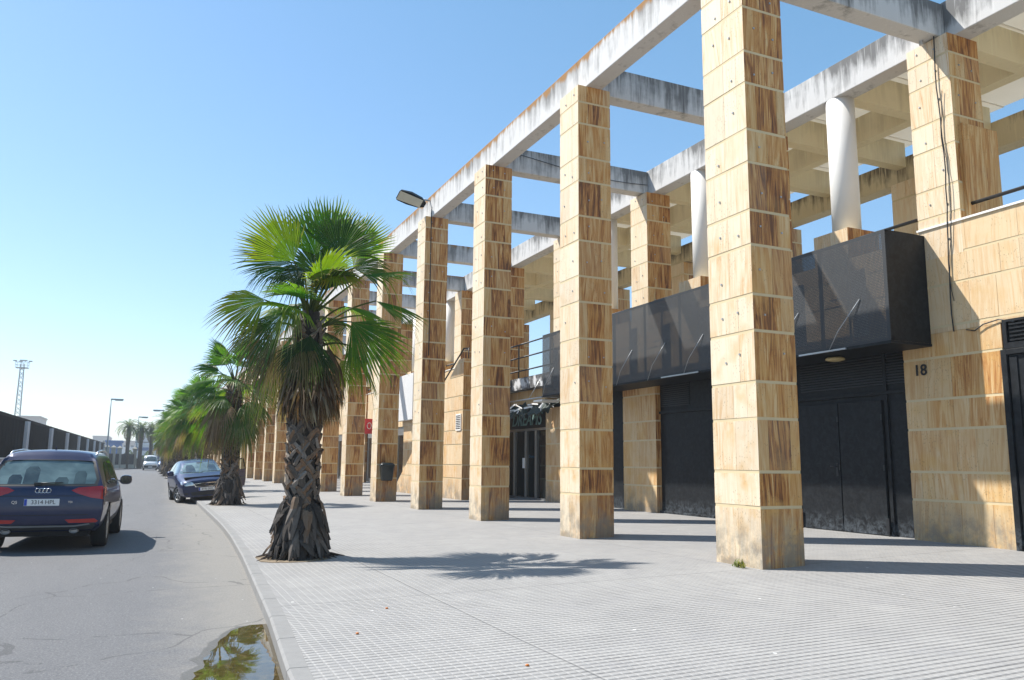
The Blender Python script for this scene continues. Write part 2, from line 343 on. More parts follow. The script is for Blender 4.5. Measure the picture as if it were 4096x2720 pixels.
SOIL = plain('dry_soil', (.24, .185, .125), .95, noise=.5, scale=25, bump=.02)
SAND = plain('pale_ground', (.34, .31, .26), .95, noise=.2, scale=.6, bump=.01)

def make_leafmat():
    m, t, p = nodes('palm_leaf')
    at = N(t, 'ShaderNodeAttribute', attribute_name='tile')
    tc = N(t, 'ShaderNodeTexCoord'); nz = N(t, 'ShaderNodeTexNoise', Scale=9.0, Detail=4.0); L(t, tc.outputs['Object'], nz.inputs['Vector'])
    col = mix(t, nz.outputs['Fac'], at.outputs['Color'], mix(t, .75, at.outputs['Color'], (.5, .5, .5), 'MULTIPLY'))
    p.inputs['Roughness'].default_value = .45; p.inputs['Specular IOR Level'].default_value = .3
    L(t, col, p.inputs['Base Color'])
    tr = N(t, 'ShaderNodeBsdfTranslucent'); L(t, mix(t, 1.0, col, (1.25, 1.35, .55), 'MULTIPLY'), tr.inputs[0])
    ms = N(t, 'ShaderNodeMixShader'); ms.inputs[0].default_value = .5
    L(t, p.outputs[0], ms.inputs[1]); L(t, tr.outputs[0], ms.inputs[2]); L(t, ms.outputs[0], t.nodes['Material Output'].inputs[0])
    return m
LEAF = make_leafmat()
def make_bark():
    m, t, p = nodes('palm_bark')
    at = N(t, 'ShaderNodeAttribute', attribute_name='tile')
    tc = N(t, 'ShaderNodeTexCoord'); mp = N(t, 'ShaderNodeMapping'); mp.inputs['Scale'].default_value = (30, 30, 5); L(t, tc.outputs['Object'], mp.inputs[0])
    nz = N(t, 'ShaderNodeTexNoise', Scale=1.0, Detail=5.0, Roughness=.7); L(t, mp.outputs[0], nz.inputs['Vector'])
    col = mix(t, nz.outputs['Fac'], mix(t, 1.0, at.outputs['Color'], (.35, .35, .35), 'MULTIPLY'), mix(t, 1.0, at.outputs['Color'], (1.6, 1.6, 1.6), 'MULTIPLY'))
    L(t, col, p.inputs['Base Color']); p.inputs['Roughness'].default_value = .9
    b = N(t, 'ShaderNodeBump', Strength=.7, Distance=.01); L(t, nz.outputs['Fac'], b.inputs['Height']); L(t, b.outputs[0], p.inputs['Normal'])
    return m
BARK = make_bark()

def text(name, body, size, loc, rot, mat, parent, extrude=.002, align='CENTER', shear=0, spacing=1.0, offset=0):
    cu = bpy.data.curves.new(name, 'FONT'); cu.body = body; cu.size = size; cu.extrude = extrude; cu.align_x = align; cu.align_y = 'CENTER'
    cu.shear = shear; cu.space_character = spacing; cu.offset = offset
    tmp = bpy.data.objects.new(name+'_tmp', cu); C.objects.link(tmp)
    dg = bpy.context.evaluated_depsgraph_get()
    me = bpy.data.meshes.new_from_object(tmp.evaluated_get(dg)); me.name = name
    bpy.data.objects.remove(tmp)
    me.materials.clear(); me.materials.append(mat)
    o = bpy.data.objects.new(name, me); C.objects.link(o); o.parent = parent; o.location = loc; o.rotation_euler = rot
    return o

# ------------------------------------------------------------------ ground, road, pavement, kerb
def pz(x): return (.016 if x < 7.3 else .025)*(x-7.3)
ROADZ = -.215
mb = MB(); mb.box(-900, 900, -300, 1500, -1.2, -.26); tag(mb.build('ground', SAND), kind='structure')
mb = MB(); mb.box(-6.0, 6.0, -12, 151, ROADZ-.03, ROADZ, skip='b'); mb.box(-70, -6.0, 138, 151, ROADZ-.03, ROADZ, skip='b'); mb.box(6.0, 60, 138, 151, ROADZ-.03, ROADZ, skip='b')
tag(mb.build('road', ASPH), kind='structure')
KX = [(-12, .35), (0, .70), (4, .90), (5.9, 1.0), (8.1, 1.17), (10.5, 1.31), (13.3, 1.47), (16.7, 1.62), (19.6, 1.70), (22.5, 1.73), (31.3, 1.80), (200, 1.80)]
def kx(y):
    for (a, b), (c, d) in zip(KX, KX[1:]):
        if a <= y <= c: return b+(d-b)*(y-a)/(c-a)
    return KX[-1][1]
path = []; y = -10.5
while y < 31.2: path.append((kx(y), y)); y += .5 if 4 < y < 18 else 1.0
y = 31.8
while y < 138: path.append((1.8, y)); y += 4
path.append((1.8, 138)); 
KW = .145
def inner(i):
    a = Vector(path[max(i-1, 0)]); b = Vector(path[min(i+1, len(path)-1)]); p = Vector(path[i])
    d1 = (p-a).normalized() if i else (b-p).normalized(); d2 = (b-p).normalized() if i < len(path)-1 else d1
    n1 = Vector((d1.y, -d1.x)); n2 = Vector((d2.y, -d2.x)); n = (n1+n2).normalized(); k = 1/max(.5, n.dot(n1))
    return p+n*KW*k
inn = [inner(i) for i in range(len(path))]
# pavement sheet
mb = MB(); rows = []
for i, q in enumerate(inn):
    rows.append([mb.vert((q.x, q.y, pz(q.x)-.002)), mb.vert((7.3, q.y, 0)), mb.vert((13.6, q.y, pz(13.6)))])
for a, b in zip(rows, rows[1:]):
    for k in range(2): mb.face((a[k], a[k+1], b[k+1], b[k]))
tag(mb.build('pavement', PAVE), kind='structure')
# kerb stones: about one metre each with narrow joints
mb = MB(); seglen = 0
for i in range(len(path)-1):
    a, b = Vector(path[i]), Vector(path[i+1]); ia, ib = inn[i], inn[i+1]
    n = max(1, round((b-a).length/1.0)) if (b-a).length > .9 else 1
    for k in range(n):
        t0, t1 = k/n, (k+1)/n
        pa, pb, qa, qb = a.lerp(b, t0), a.lerp(b, t1), ia.lerp(ib, t0), ia.lerp(ib, t1)
        gap = (i % 2 == 0) or (b-a).length > .9
        d = (pb-pa).normalized()*.011
        if gap: pa = pa+d; qa = qa+d
        za, zb = pz(pa.x)+.002, pz(pb.x)+.002
        P = [(pa.x, pa.y, ROADZ-.03), (pb.x, pb.y, ROADZ-.03), (pb.x, pb.y, zb-.02), (pa.x, pa.y, za-.02)]
        nrm = Vector((d.y, -d.x)).normalized()*.02
        P2 = [(pa.x+nrm.x, pa.y+nrm.y, za), (pb.x+nrm.x, pb.y+nrm.y, zb)]
        mb.poly([P[0], P[3], P[2], P[1]][::-1]); mb.poly([P[3], P[2], P2[1], P2[0]])
        mb.poly([P2[0], P2[1], (qb.x, qb.y, zb), (qa.x, qa.y, za)])
        mb.poly([P[0], P[3], P2[0], (qa.x, qa.y, za), (qa.x, qa.y, ROADZ)]); mb.poly([P[1], P[2], P2[1], (qb.x, qb.y, zb), (qb.x, qb.y, ROADZ)])
tag(mb.build('kerb', KERB), kind='structure')
# dark joint bed under the kerb
mb = MB()
for i in range(len(path)-1):
    a, b, c_, d_ = path[i], path[i+1], inn[i+1], inn[i]
    n = (Vector((inn[i].x, inn[i].y))-Vector(path[i])).normalized()*.015
    mb.poly([(a[0]+n.x, a[1]+n.y, pz(a[0])-.012), (b[0]+n.x, b[1]+n.y, pz(b[0])-.012), (c_.x, c_.y, pz(c_.x)-.012), (d_.x, d_.y, pz(d_.x)-.012)])
    mb.poly([(a[0]+n.x, a[1]+n.y, pz(a[0])-.012), (b[0]+n.x, b[1]+n.y, pz(b[0])-.012), (b[0]+n.x, b[1]+n.y, ROADZ-.03), (a[0]+n.x, a[1]+n.y, ROADZ-.03)])
tag(mb.build('kerb_bedding', RUBBER), kind='structure')
# far pavement on the left and beyond the junction
mb = MB(); mb.box(-8.6, -6.0, -12, 138, -.3, -.09, skip='b'); tag(mb.build('left_pavement', KERB), kind='structure')
mb = MB(); mb.box(-70, 60, 151, 176, -.3, -.085, skip='b'); tag(mb.build('far_pavement', KERB), kind='structure')
# puddle in the gutter
def make_water():
    m, t, p = nodes('puddle_water')
    tc = N(t, 'ShaderNodeTexCoord'); n1 = N(t, 'ShaderNodeTexNoise', Scale=14.0, Detail=6.0, Roughness=.7); L(t, tc.outputs['Object'], n1.inputs['Vector'])
    col = ramp(t, n1.outputs['Fac'], [(.3, (.03, .022, .008)), (.55, (.08, .058, .022)), (.75, (.17, .13, .06))])
    L(t, col, p.inputs['Base Color']); p.inputs['Roughness'].default_value = .015; p.inputs['IOR'].default_value = 1.45; p.inputs['Specular IOR Level'].default_value = .55
    n2 = N(t, 'ShaderNodeTexNoise', Scale=5.0, Detail=2.0); L(t, tc.outputs['Object'], n2.inputs['Vector'])
    b = N(t, 'ShaderNodeBump', Strength=.06, Distance=.004); L(t, n2.outputs['Fac'], b.inputs['Height']); L(t, b.outputs[0], p.inputs['Normal'])
    return m
rng = random.Random(4)
mb = MB(); yy = 3.2; left = []; right = []
while yy <= 8.34:
    u = (yy-5.6)/2.75; wdt = .60*math.sqrt(max(0, 1-max(0, u)**2.2))
    left.append((kx(yy)-wdt-.02+rng.uniform(-.035, .035), yy, ROADZ+.005)); right.append((kx(yy)-.004, yy, ROADZ+.005)); yy += .11
for i in range(len(left)-1): mb.poly([left[i], right[i], right[i+1], left[i+1]])
tag(mb.build('puddle', make_water()), kind='structure')
WET = plain('wet_gravelly_asphalt', (.12, .11, .095), .45, noise=.6, scale=60, bump=.01)
mb = MB()
ll = [(x-.04-rng.uniform(0, .06), y, ROADZ+.002) for x, y, z in left]
for i in range(len(left)-1): mb.poly([ll[i], (left[i][0]+.1, left[i][1], ROADZ+.002), (left[i+1][0]+.1, left[i+1][1], ROADZ+.002), ll[i+1]])
tag(mb.build('puddle_margin', WET), kind='structure')

# ------------------------------------------------------------------ stone cladding
ROWZ = [-.06, .76, 1.22, 1.92, 2.41, 3.10, 3.60, 4.29, 4.78, 5.47, 5.95, 6.64, 7.12, 7.80, 8.24, 8.60]
GAP = .042
def clad(mb, side, c, a0, a1, z0, z1, rng, tone=(.1, .6), lit_bleach=0.0, parts=None, proud=.004, tw=.9):
    """tiles on a wall plane. side: w,e (plane x=c, runs along y) or s,n (plane y=c, runs along x)"""
    for r0, r1 in zip(ROWZ, ROWZ[1:]):
        b0, b1 = max(r0, z0), min(r1, z1)
        if b1-b0 < .06: continue
        zz0, zz1 = b0+(GAP if r0 > z0+.01 else 0), b1
        if parts is None:
            n = max(1, round((a1-a0)/tw)); off = rng.choice((0, 0, .5))
            cuts = [0]+[(k+off)/n for k in range(n+1) if 0.02 < (k+off)/n < .98]+[1]
            # sub-split some stones into strips of other tone
            extra = []
            for q0, q1 in zip(cuts, cuts[1:]):
                if rng.random() < .45: extra.append(q0+(q1-q0)*rng.uniform(.3, .7))
            cuts = sorted(cuts+extra)
        else:
            cuts = [0]+list(rng.choice(parts))+[1]
        for q0, q1 in zip(cuts, cuts[1:]):
            p0, p1 = a0+(a1-a0)*q0, a0+(a1-a0)*q1
            g = .0022
            if q0 > 0: p0 += g
            if q1 < 1: p1 -= g
            tn = rng.uniform(*tone)
            if (q1-q0) < .33: tn *= .35
            col = (tn, rng.random(), min(1, max(0, lit_bleach+rng.uniform(-.1, .1))))
            h = proud+rng.uniform(0, .003)
            if side == 'w': mb.box(c-h, c, p0, p1, zz0, zz1, col, skip='e')
            elif side == 'e': mb.box(c, c+h, p0, p1, zz0, zz1, col, skip='w')
            elif side == 's': mb.box(p0, p1, c-h, c, zz0, zz1, col, skip='n')
            else: mb.box(p0, p1, c, c+h, zz0, zz1, col, skip='s')
PARTS_S = [(.5,), (.27,), (.25, .78), (.45,), (.3, .72), (), (.68,), (.22, .5)]
PARTS_W = [(.5,), (.48,), (.5,), (.2, .5), (.5, .8), (.33,)]
def pillar_parts(root, wx, wy, z0, z1, seed, bolts=True, dark=0.0):
    rng = random.Random(seed)
    core = MB(); h = .004
    core.box(-wx/2+h, wx/2-h, -wy/2+h, wy/2-h, z0, z1-.002, col=(.1, .5, .5))
    core.build('core', MORTAR, root)
    mb = MB()
    clad(mb, 'w', -wx/2+h, -wy/2, wy/2, z0, z1, rng, (.0, .34), .95, PARTS_W)  # street face paler: weathering, and sunlight put into the tile colour
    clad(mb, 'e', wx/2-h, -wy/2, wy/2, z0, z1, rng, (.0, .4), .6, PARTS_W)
    clad(mb, 's', -wy*0-wy/2+h, -wx/2, wx/2, z0, z1, rng, (.45+dark, 1.0), .0, PARTS_S)  # camera face browner: its shade is put into the tile tone
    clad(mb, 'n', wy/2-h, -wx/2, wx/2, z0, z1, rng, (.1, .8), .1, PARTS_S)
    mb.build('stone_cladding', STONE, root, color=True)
    if bolts:
        bm = MB()
        for r0, r1 in zip(ROWZ, ROWZ[1:]):
            if r1 < 3.0 or r1 > z1+.1 or r0 < z0: continue
            for side in ('w', 's'):
                for k in (-.18, .17):
                    if rng.random() < .35: continue
                    zc = (r0+r1)/2+rng.uniform(-.08, .08); a = k+rng.uniform(-.05, .05)
                    if side == 'w': bm.box(-wx/2-.016, -wx/2+.004, a-.012, a+.012, zc-.012, zc+.012)
                    else: bm.box(a-.012, a+.012, -wy/2-.016, -wy/2+.004, zc-.012, zc+.012)
        if bm.f: bm.build('anchor_bolts', STEEL, root)
ORD = ['nearest', 'second', 'third', 'fourth', 'fifth', 'sixth', 'seventh', 'eighth', 'ninth', 'tenth', 'eleventh', 'twelfth', 'thirteenth', 'fourteenth', 'fifteenth', 'sixteenth', 'seventeenth', 'eighteenth', 'nineteenth', 'twentieth', 'twenty-first', 'twenty-second', 'twenty-third', 'twenty-fourth']
PW, PD = .71, .75
NP = 22
def py(i): return 8.39 if i == 0 else 12.9+4.68*(i-1)
for i in range(NP):
    y0 = py(i); x0 = 7.17 if i else 7.34
    desc = {0: 'tall stone clad pillar nearest the camera, with weeds at its foot', 1: 'second stone clad pillar from the camera, left of the nearest one',
            3: 'fourth stone pillar from the camera with a thin black cable running down it and a floodlight above', 4: 'fifth stone pillar from the camera, with the black litter bin on it'}.get(i, f'{ORD[i]} stone clad pillar from the camera in the outer row of the arcade')
    pd = .92 if i == 0 else PD
    root = empty('stone_pillar', (x0+PW/2, y0+pd/2, 0), 0, desc, 'pillar', 'stone pillars of the outer arcade row')
    if i == 3: PIL4 = root
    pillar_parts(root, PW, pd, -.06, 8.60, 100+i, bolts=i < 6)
# inner row on the building (from the parapet upwards) and back row
INX = 11.87
for i in range(NP):
    y0 = {0: 8.56, 1: 13.1, 2: 17.59}.get(i, py(i))
    desc = {0: 'stone pillar rising from the facade beside the number 18, with cables hanging down it'}.get(i, f'{ORD[i]} stone pillar from the camera standing on the terrace edge above the shops')
    root = empty('terrace_pillar', (INX+.375, y0+.4, 0), 0, desc, 'pillar', 'stone pillars on the terrace edge')
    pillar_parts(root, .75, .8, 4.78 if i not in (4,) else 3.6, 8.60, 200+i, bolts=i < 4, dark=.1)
    if i == 0:
        b = MB(); b.box(-.27, .60, -.47, -.402, 5.30, 6.98, (.40, .3, .0)); b.build('brown_stone_panel', STONE, root, color=True)
for i in range(NP):
    root = empty('rear_terrace_pillar', (16.9, py(i)+.4, 0), 0, f'{ORD[i]} square stone pillar from the camera carrying the rear of the terrace roof', 'pillar', 'stone pillars at the rear of the terrace')
    pillar_parts(root, .8, .8, 4.29, 8.24, 300+i, bolts=False)
# round white columns between the terrace pillars
for i in range(NP-1):
    ya = {0: 8.56, 1: 13.1, 2: 17.59}.get(i, py(i)); yb = {0: 13.1, 1: 17.59}.get(i, py(i+1))
    yc = (ya+yb)/2+.4+{0: .08, 1: .05}.get(i, 0)
    if i == 3: continue
    root = empty('round_column', (INX+.45, yc, 0), 0, f'{ORD[i]} round white column from the camera, standing on a stone block at the terrace edge', 'column', 'round white columns on the terrace')
    m_ = MB(); m_.lathe([(.27, 5.80), (.27, 7.2), (.27, 8.60)], 32); m_.build('shaft', WHITE, root)
    m_ = MB(); m_.box(-.43, .33, -.42, .42, 4.4, 5.80); m_.build('block_core', MORTAR, root)
    m_ = MB(); rr = random.Random(i+7)
    for k in range(2): m_.box(-.45, -.43, -.43+.43*k+.002, .43*k-.002, 5.0, 5.81, (rr.uniform(.1, .5), rr.random(), .6))
    m_.box(-.45, .35, -.44, -.42, 5.0, 5.81, (rr.uniform(.5, 1), rr.random(), 0)); m_.build('stone_block', STONE, root, color=True)

# ------------------------------------------------------------------ concrete frame
# outer longitudinal beam: one span per bay
for i in range(NP):
    ya = py(i-1)+PD/2 if i > 0 else py(0)-6; yb = py(i)+PD/2
    m_ = MB(); m_.box(-.175, .175, 0, yb-ya-.004, 0, .69)
    o = m_.build('concrete_beam', CONC, None, (7.525 if i else 7.60, ya, 8.602), bevel=.012)
    lb = 'weathered concrete beam running from the nearest pillar out of the picture at the top' if i == 0 else f'weathered white concrete beam spanning from the {ORD[i-1]} to the {ORD[i]} outer pillar'
    tag(o, lb, 'beam', 'concrete beams along the outer arcade row')
for i in range(NP):
    ya = {0: 8.56, 1: 13.1, 2: 17.59}.get(i, py(i)); yp = {0: 2.0, 1: 8.56, 2: 13.1, 3: 17.59}.get(i, py(i-1))
    m_ = MB(); m_.box(-.2, .2, 0, ya-yp-.004, 0, .69)
    o = m_.build('terrace_edge_beam', CONC2, None, (12.26, yp+.4, 8.602), bevel=.012)
    tag(o, f'streaked concrete beam on top of the terrace edge, ending at the {ORD[i]} terrace pillar from the camera', 'beam', 'concrete beams along the terrace edge')
for i in range(NP):
    yc = {0: 8.9, 1: 13.3, 2: 17.95}.get(i, py(i)+.38)
    m_ = MB(); m_.box(0, 12.06-7.705, -.175, .175, 0, .62)
    o = m_.build('cross_beam', CONC2 if i < 4 else CONC, None, (7.702, yc, 8.625), bevel=.012)
    tag(o, f'grey concrete cross beam joining the {ORD[i]} outer pillar to the terrace', 'beam', 'cross beams between outer pillars and terrace')
# roof grid over the terrace
roof = empty('terrace_roof', (0, 0, 0), 0, 'cream concrete grid roof over the upper terrace with pale sheets on top', 'roof')
ylo, yhi = 2.0, py(NP-1)+.8
for i in range(NP):
    for h_ in (0, 1):
        ya = {0: 8.9, 1: 13.45, 2: 17.97}.get(i, py(i)+.4) + h_*(2.3 if i else 2.33)
        m_ = MB(); m_.box(12.462, 16.6, ya-.14, ya+.14, 0, .62); m_.build('cross_rib', CREAM, roof, (0, 0, 8.61))
m_ = MB(); m_.box(12.462, 16.6, 6.5, 6.78, 0, .62); m_.box(12.462, 16.6, 4.2, 4.48, 0, .62); m_.build('cross_rib', CREAM, roof, (0, 0, 8.61))
m_ = MB(); m_.box(14.35, 14.63, ylo, yhi, 0, .60); m_.build('long_rib', CREAM, roof, (0, 0, 8.617))
m_ = MB(); m_.box(16.602, 17.03, ylo, yhi, 0, .62); m_.build('rear_beam', CREAM2, roof, (0, 0, 8.24+.02))
m_ = MB(); k = 0; yy = ylo
while yy < yhi:
    m_.box(12.3, 17.0, yy-.02, yy+1.14, 9.30+(k % 2)*.022, 9.312+(k % 2)*.022); yy += 1.13; k += 1
m_.build('roof_sheets', PANEL, roof)

# ------------------------------------------------------------------ building with shops and terrace
bld = empty('arcade_building', (INX, 0, 0), 0, 'low stone clad building behind the pillars with black doors and an upper terrace', 'building')
BX = INX
def bpart(mb, name, mats, color=False, bevel=0, parent=None, label=None):
    o = mb.build(name, mats, parent or bld, (-BX, 0, 0) if parent is None else None, color, bevel)
    if label: o['label'] = label
    return o
YEND = py(NP-1)+2
m_ = MB(); m_.box(13.2, 17.4, 0, YEND, -.2, 4.15); m_.box(BX+.35, 13.2, 0, 22.6, 3.5, 4.15); m_.box(BX+.35, 13.2, 29.5, YEND, 3.5, 4.15)
bpart(m_, 'inner_walls', plain('dim_plaster', (.30, .28, .25), .9, noise=.1))
m_ = MB(); m_.box(BX+.1, 17.6, 0, 22.6, 4.16, 4.30); m_.box(BX+.1, 17.6, 29.5, YEND, 4.16, 4.30); m_.box(13.2, 17.6, 22.6, 29.5, 4.16, 4.30)
bpart(m_, 'terrace_floor', plain('terrace_floor', (.58, .50, .36), .9, noise=.15, scale=2))
rng = random.Random(77)
core, tl = MB(), MB()
def wall(y0, y1, z0, z1, tone=(.05, .6), bl=.45, x=BX, th=.3, caps=True, coping=False):
    core.box(x+.004, x+th, y0+.004, y1-.004, z0, z1)
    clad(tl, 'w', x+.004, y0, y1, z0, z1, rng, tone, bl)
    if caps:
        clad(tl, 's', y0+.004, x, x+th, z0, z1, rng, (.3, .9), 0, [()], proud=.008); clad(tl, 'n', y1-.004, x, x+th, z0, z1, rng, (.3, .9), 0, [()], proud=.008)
    if coping: cop = MB(); cop.box(x-.03, x+th+.03, y0, y1, z1+.002, z1+.035); bpart(cop, 'coping', WHITE)
# near wall with the number 18
wall(8.05, 9.83, .0, 3.52, (.1, .7), .12)
wall(-1, 9.38, 3.524, 5.30, (.05, .5), .4, coping=True)
wall(-1, 6.2, .0, 3.52)
# behind the screens
wall(9.39, 22.4, 3.524, 5.20, (.1, .6), .4)
wall(17.35, 18.9, .0, 3.52, (.1, .7), .1)
wall(22.1, 23.6, .0, 3.1, (.1, .5), .4)
# beyond the stair
yy = 33.0; k = 0
wall(28.6, 33.4, 0, 5.30, (.0, .45), .5, coping=True)
while yy < YEND-1:
    a = yy; 
    wall(a+.4, a+1.9, 0, 3.1, (.05, .5), .4); wall(a+.4, a+4.66, 3.104, 5.28, (.05, .5), .5, coping=True); yy += 4.68; k += 1
bpart(core, 'wall_core', MORTAR); bpart(tl, 'stone_wall', STONE, color=True)
# second storey remainder near DREAMS opening: slab edge, soot-marked
def make_soot():
    m, t, p = nodes('sooty_concrete')
    tc = N(t, 'ShaderNodeTexCoord'); n1 = N(t, 'ShaderNodeTexNoise', Scale=1.9, Detail=7.0, Roughness=.62); L(t, tc.outputs['Object'], n1.inputs['Vector'])
    L(t, ramp(t, n1.outputs['Fac'], [(.42, (.03, .03, .03)), (.52, (.11, .11, .11)), (.6, (.55, .55, .55))]), p.inputs['Base Color']); p.inputs['Roughness'].default_value = .85
    return m
m_ = MB(); m_.box(11.55, 13.19, 22.61, 28.5, 3.80, 4.20); bpart(m_, 'landing_slab', make_soot())
m_ = MB(); m_.box(11.9, 13.19, 23.6, 28.5, 3.30, 3.795, (.2, .4, .2)); bpart(m_, 'lintel', STONE, color=True)
# black metal infill and doors of the bays: the first bay y 9.83..17.35
m_ = MB(); m_.box(12.02, 12.10, 9.82, 17.36, .02, 3.52); m_.box(11.98, 12.02, 12.52, 12.60, .1, 3.4); m_.box(11.98, 12.02, 10.32, 10.39, .1, 3.4)
m_.box(11.97, 12.02, 9.83, 17.35, 2.60, 2.66); m_.box(11.94, 12.02, 15.2, 17.34, .05, .17); m_.box(11.96, 12.02, 12.62, 17.34, .02, .10)
bpart(m_, 'black_panel', BLACKM, bevel=.004)
def leaf(y0, y1, z1, x=11.985, name='door'):
    o = empty(name); o.parent = bld; o.location = (x-BX, 0, 0)
    m_ = MB(); m_.box(-.035, .02, y0+.006, y1-.006, .13, z1); m_.build('leaf', BLACKM, o, bevel=.004)
    m_ = MB()
    for z in (.32, 1.3, 2.2): m_ = MB(); m_.box(-.05, -.034, y0+.0, y0+.03, z-.05, z+.05); m_.build('hinge', BLACK, o)
    return o
d1 = leaf(10.42, 11.42, 2.50); d2 = leaf(11.43, 12.46, 2.50)
m_ = MB(); m_.tube([(-.04, 11.50, 1.32), (-.10, 11.50, 1.32), (-.10, 11.62, 1.32)], .012); m_.build('handle', BLACK, d2)
m_ = MB(); m_.box(-.05, -.036, 11.475, 11.525, 1.14, 1.38); m_.build('lock_plate', BLACK, d2)
for dd, yq in ((d1, 10.40), (d2, 12.44)):
    m_ = MB(); m_.box(-.075, -.036, yq-.03, yq+.035, .20, .42); m_.box(-.06, -.036, yq-.012, yq+.012, .08, .24); m_.build('floor_bolt', BLACK, dd)
m_ = MB()
for k in range(13): m_.box(11.99, 12.02, 16.1, 17.3, 2.78+k*.05, 2.80+k*.05)
bpart(m_, 'louvre_slats', BLACK); m_ = MB()
for k in range(13): m_.box(11.99, 12.02, 9.9, 12.4, 2.78+k*.05, 2.80+k*.05)
bpart(m_, 'louvre_slats', BLACK)
# narrow dark bay left of the second pier
m_ = MB(); m_.box(12.02, 12.1, 18.9, 22.1, .02, 3.52); m_.box(11.98, 12.02, 18.95, 19.02, .05, 3.4); bpart(m_, 'black_panel', BLACKM)
# far right door: frame, louvre above
rd = empty('door'); rd.parent = bld; rd.location = (0, 0, 0)
m_ = MB(); m_.box(-.06, .1, 7.96, 8.05, .1, 3.10); m_.box(-.06, .1, 6.2, 6.3, .1, 3.1); m_.box(-.06, .1, 6.3, 7.96, 3.02, 3.10); m_.build('frame', BLACKM, rd, bevel=.004)
m_ = MB(); m_.box(-.01, .04, 6.3, 7.96, .11, 3.02); m_.box(-.03, -.01, 7.82, 7.94, .2, 2.98); m_.build('leaf', BLACKM, rd, bevel=.004)
m_ = MB(); m_.box(.02, .1, 6.2, 8.0, 3.11, 3.56); m_.box(-.04, .02, 7.94, 8.0, 3.11, 3.56); m_.box(-.04, .02, 6.2, 7.94, 3.52, 3.56); m_.box(-.04, .02, 6.2, 7.94, 3.11, 3.2)
for k in range(5): m_.box(-.035, .02, 6.2, 7.9, 3.225+k*.06, 3.25+k*.06, M=None)
m_.build('louvre', BLACKM, rd)
# number 18
text('house_number', '18', .26, (-.018, 9.50, 2.93), (R(90), 0, R(-90)), INK, bld, .004, offset=.004)
# perforated screen box over the doors
def screen_box(y0, y1, x0=10.93, z0=3.36, z1=5.22, nm='balcony_screen'):
    sb = empty(nm); sb.parent = bld; sb.location = (0, 0, 0)
    X0, X1 = x0-BX, -.004
    m_ = MB(); m_.box(X0, X0+.006, y0, y1, z0, z1); m_.build('front_mesh', SCREEN, sb)
    m_ = MB(); m_.box(X0+.008, X1, y0, y0+.006, z0, z1); m_.build('side_mesh', BLACKM, sb)
    m_ = MB(); m_.box(X0-.02, X1, y0-.01, y1+.01, z0-.05, z0-.004); m_.build('floor_plate', BLACKM, sb)
    m_ = MB()
    yy = y0+.02
    while yy < y1:
        m_.box(X0+.012, X0+.05, yy, yy+.05, z0, z1); yy += 1.42
    m_.box(X0+.012, X0+.05, y0, y1, z1-.05, z1); m_.box(X0+.012, X0+.05, y0, y1, z0, z0+.05)
    m_.build('frame', BLACK, sb)
    # posters and pipes hanging behind the mesh
    m_ = MB(); rr = random.Random(9)
    yy = y0+.55
    while yy < y1-.6:
        m_ = MB(); m_.box(X0+.12, X0+.13, yy, yy+.32, z0+.16, z0+1.35+rr.uniform(-.1, .1)); yy += 1.42; m_.build('white_cloth', WHITE, sb)
    m_ = MB()
    yy = y0+1.0
    while yy < y1-.3:
        m_ = MB(); m_.box(X0+.2, X0+.23, yy+.03, yy+.42, z0+.9, z0+.93); m_.box(X0+.2, X0+.23, yy, yy+.03, z0+.1, z0+1.6); yy += 1.42; m_.build('inner_frame', STEEL, sb)
    yy = y0+1.0
    while yy < y1:
        m_ = MB(); m_.tube([(X0-.015, yy+.32, z0-.04), (X0-.10, yy, z0+.28), (X0-.01, yy-.42, z0+.78)], .008, 6); yy += 1.42; m_.build('stay', STEEL, sb)
    m_ = MB(); m_.box(X0-.05, X0-.02, y0+.9, y0+2.0, z0-.045, z0-.015); m_.build('light_strip', ALU, sb); m_ = MB(); m_.box(X0-.05, X0-.02, y0+5, y0+6.4, z0-.045, z0-.015); m_.build('light_strip', ALU, sb)
    return sb
screen_box(9.26, 21.98)
m_ = MB(); m_.lathe([(.10, 0), (.17, .02), (.17, .05), (.13, .07)], 24, Matrix.Translation((11.4, 10.9, 3.22))); bpart(m_, 'ceiling_lamp', plain('old_opal', (.42, .33, .16), .5))
# terrace rails
m_ = MB()
for (a, b) in ((0, 8.5), (9.4, 13.1), (13.9, 17.6), (18.4, 22.4)): m_ = MB(); m_.tube([(BX+.2, a, 5.60), (BX+.2, b, 5.60)], .03, 10); m_.tube([(BX+.2, a+1, 5.2), (BX+.2, a+1, 5.6)], .018, 8); bpart(m_, 'handrail', BLACK)
for k in range(4, NP-1): m_ = MB(); m_.tube([(BX+.2, py(k+1)-3.88, 5.60), (BX+.2, py(k+1), 5.60)], .03, 10); bpart(m_, 'handrail', BLACK)
m_ = MB()
for z in (4.46, 4.92, 5.38):
    m_.tube([(11.62, 22.4, z), (11.62, 27.0, z), (11.5, 27.6, z), (11.2, 27.9, z)], .026, 10)
for y_ in (22.8, 25.2, 27.2): m_.tube([(11.62, y_, 4.18), (11.62, y_, 5.38)], .026, 8)
bpart(m_, 'landing_rail', BLACK)
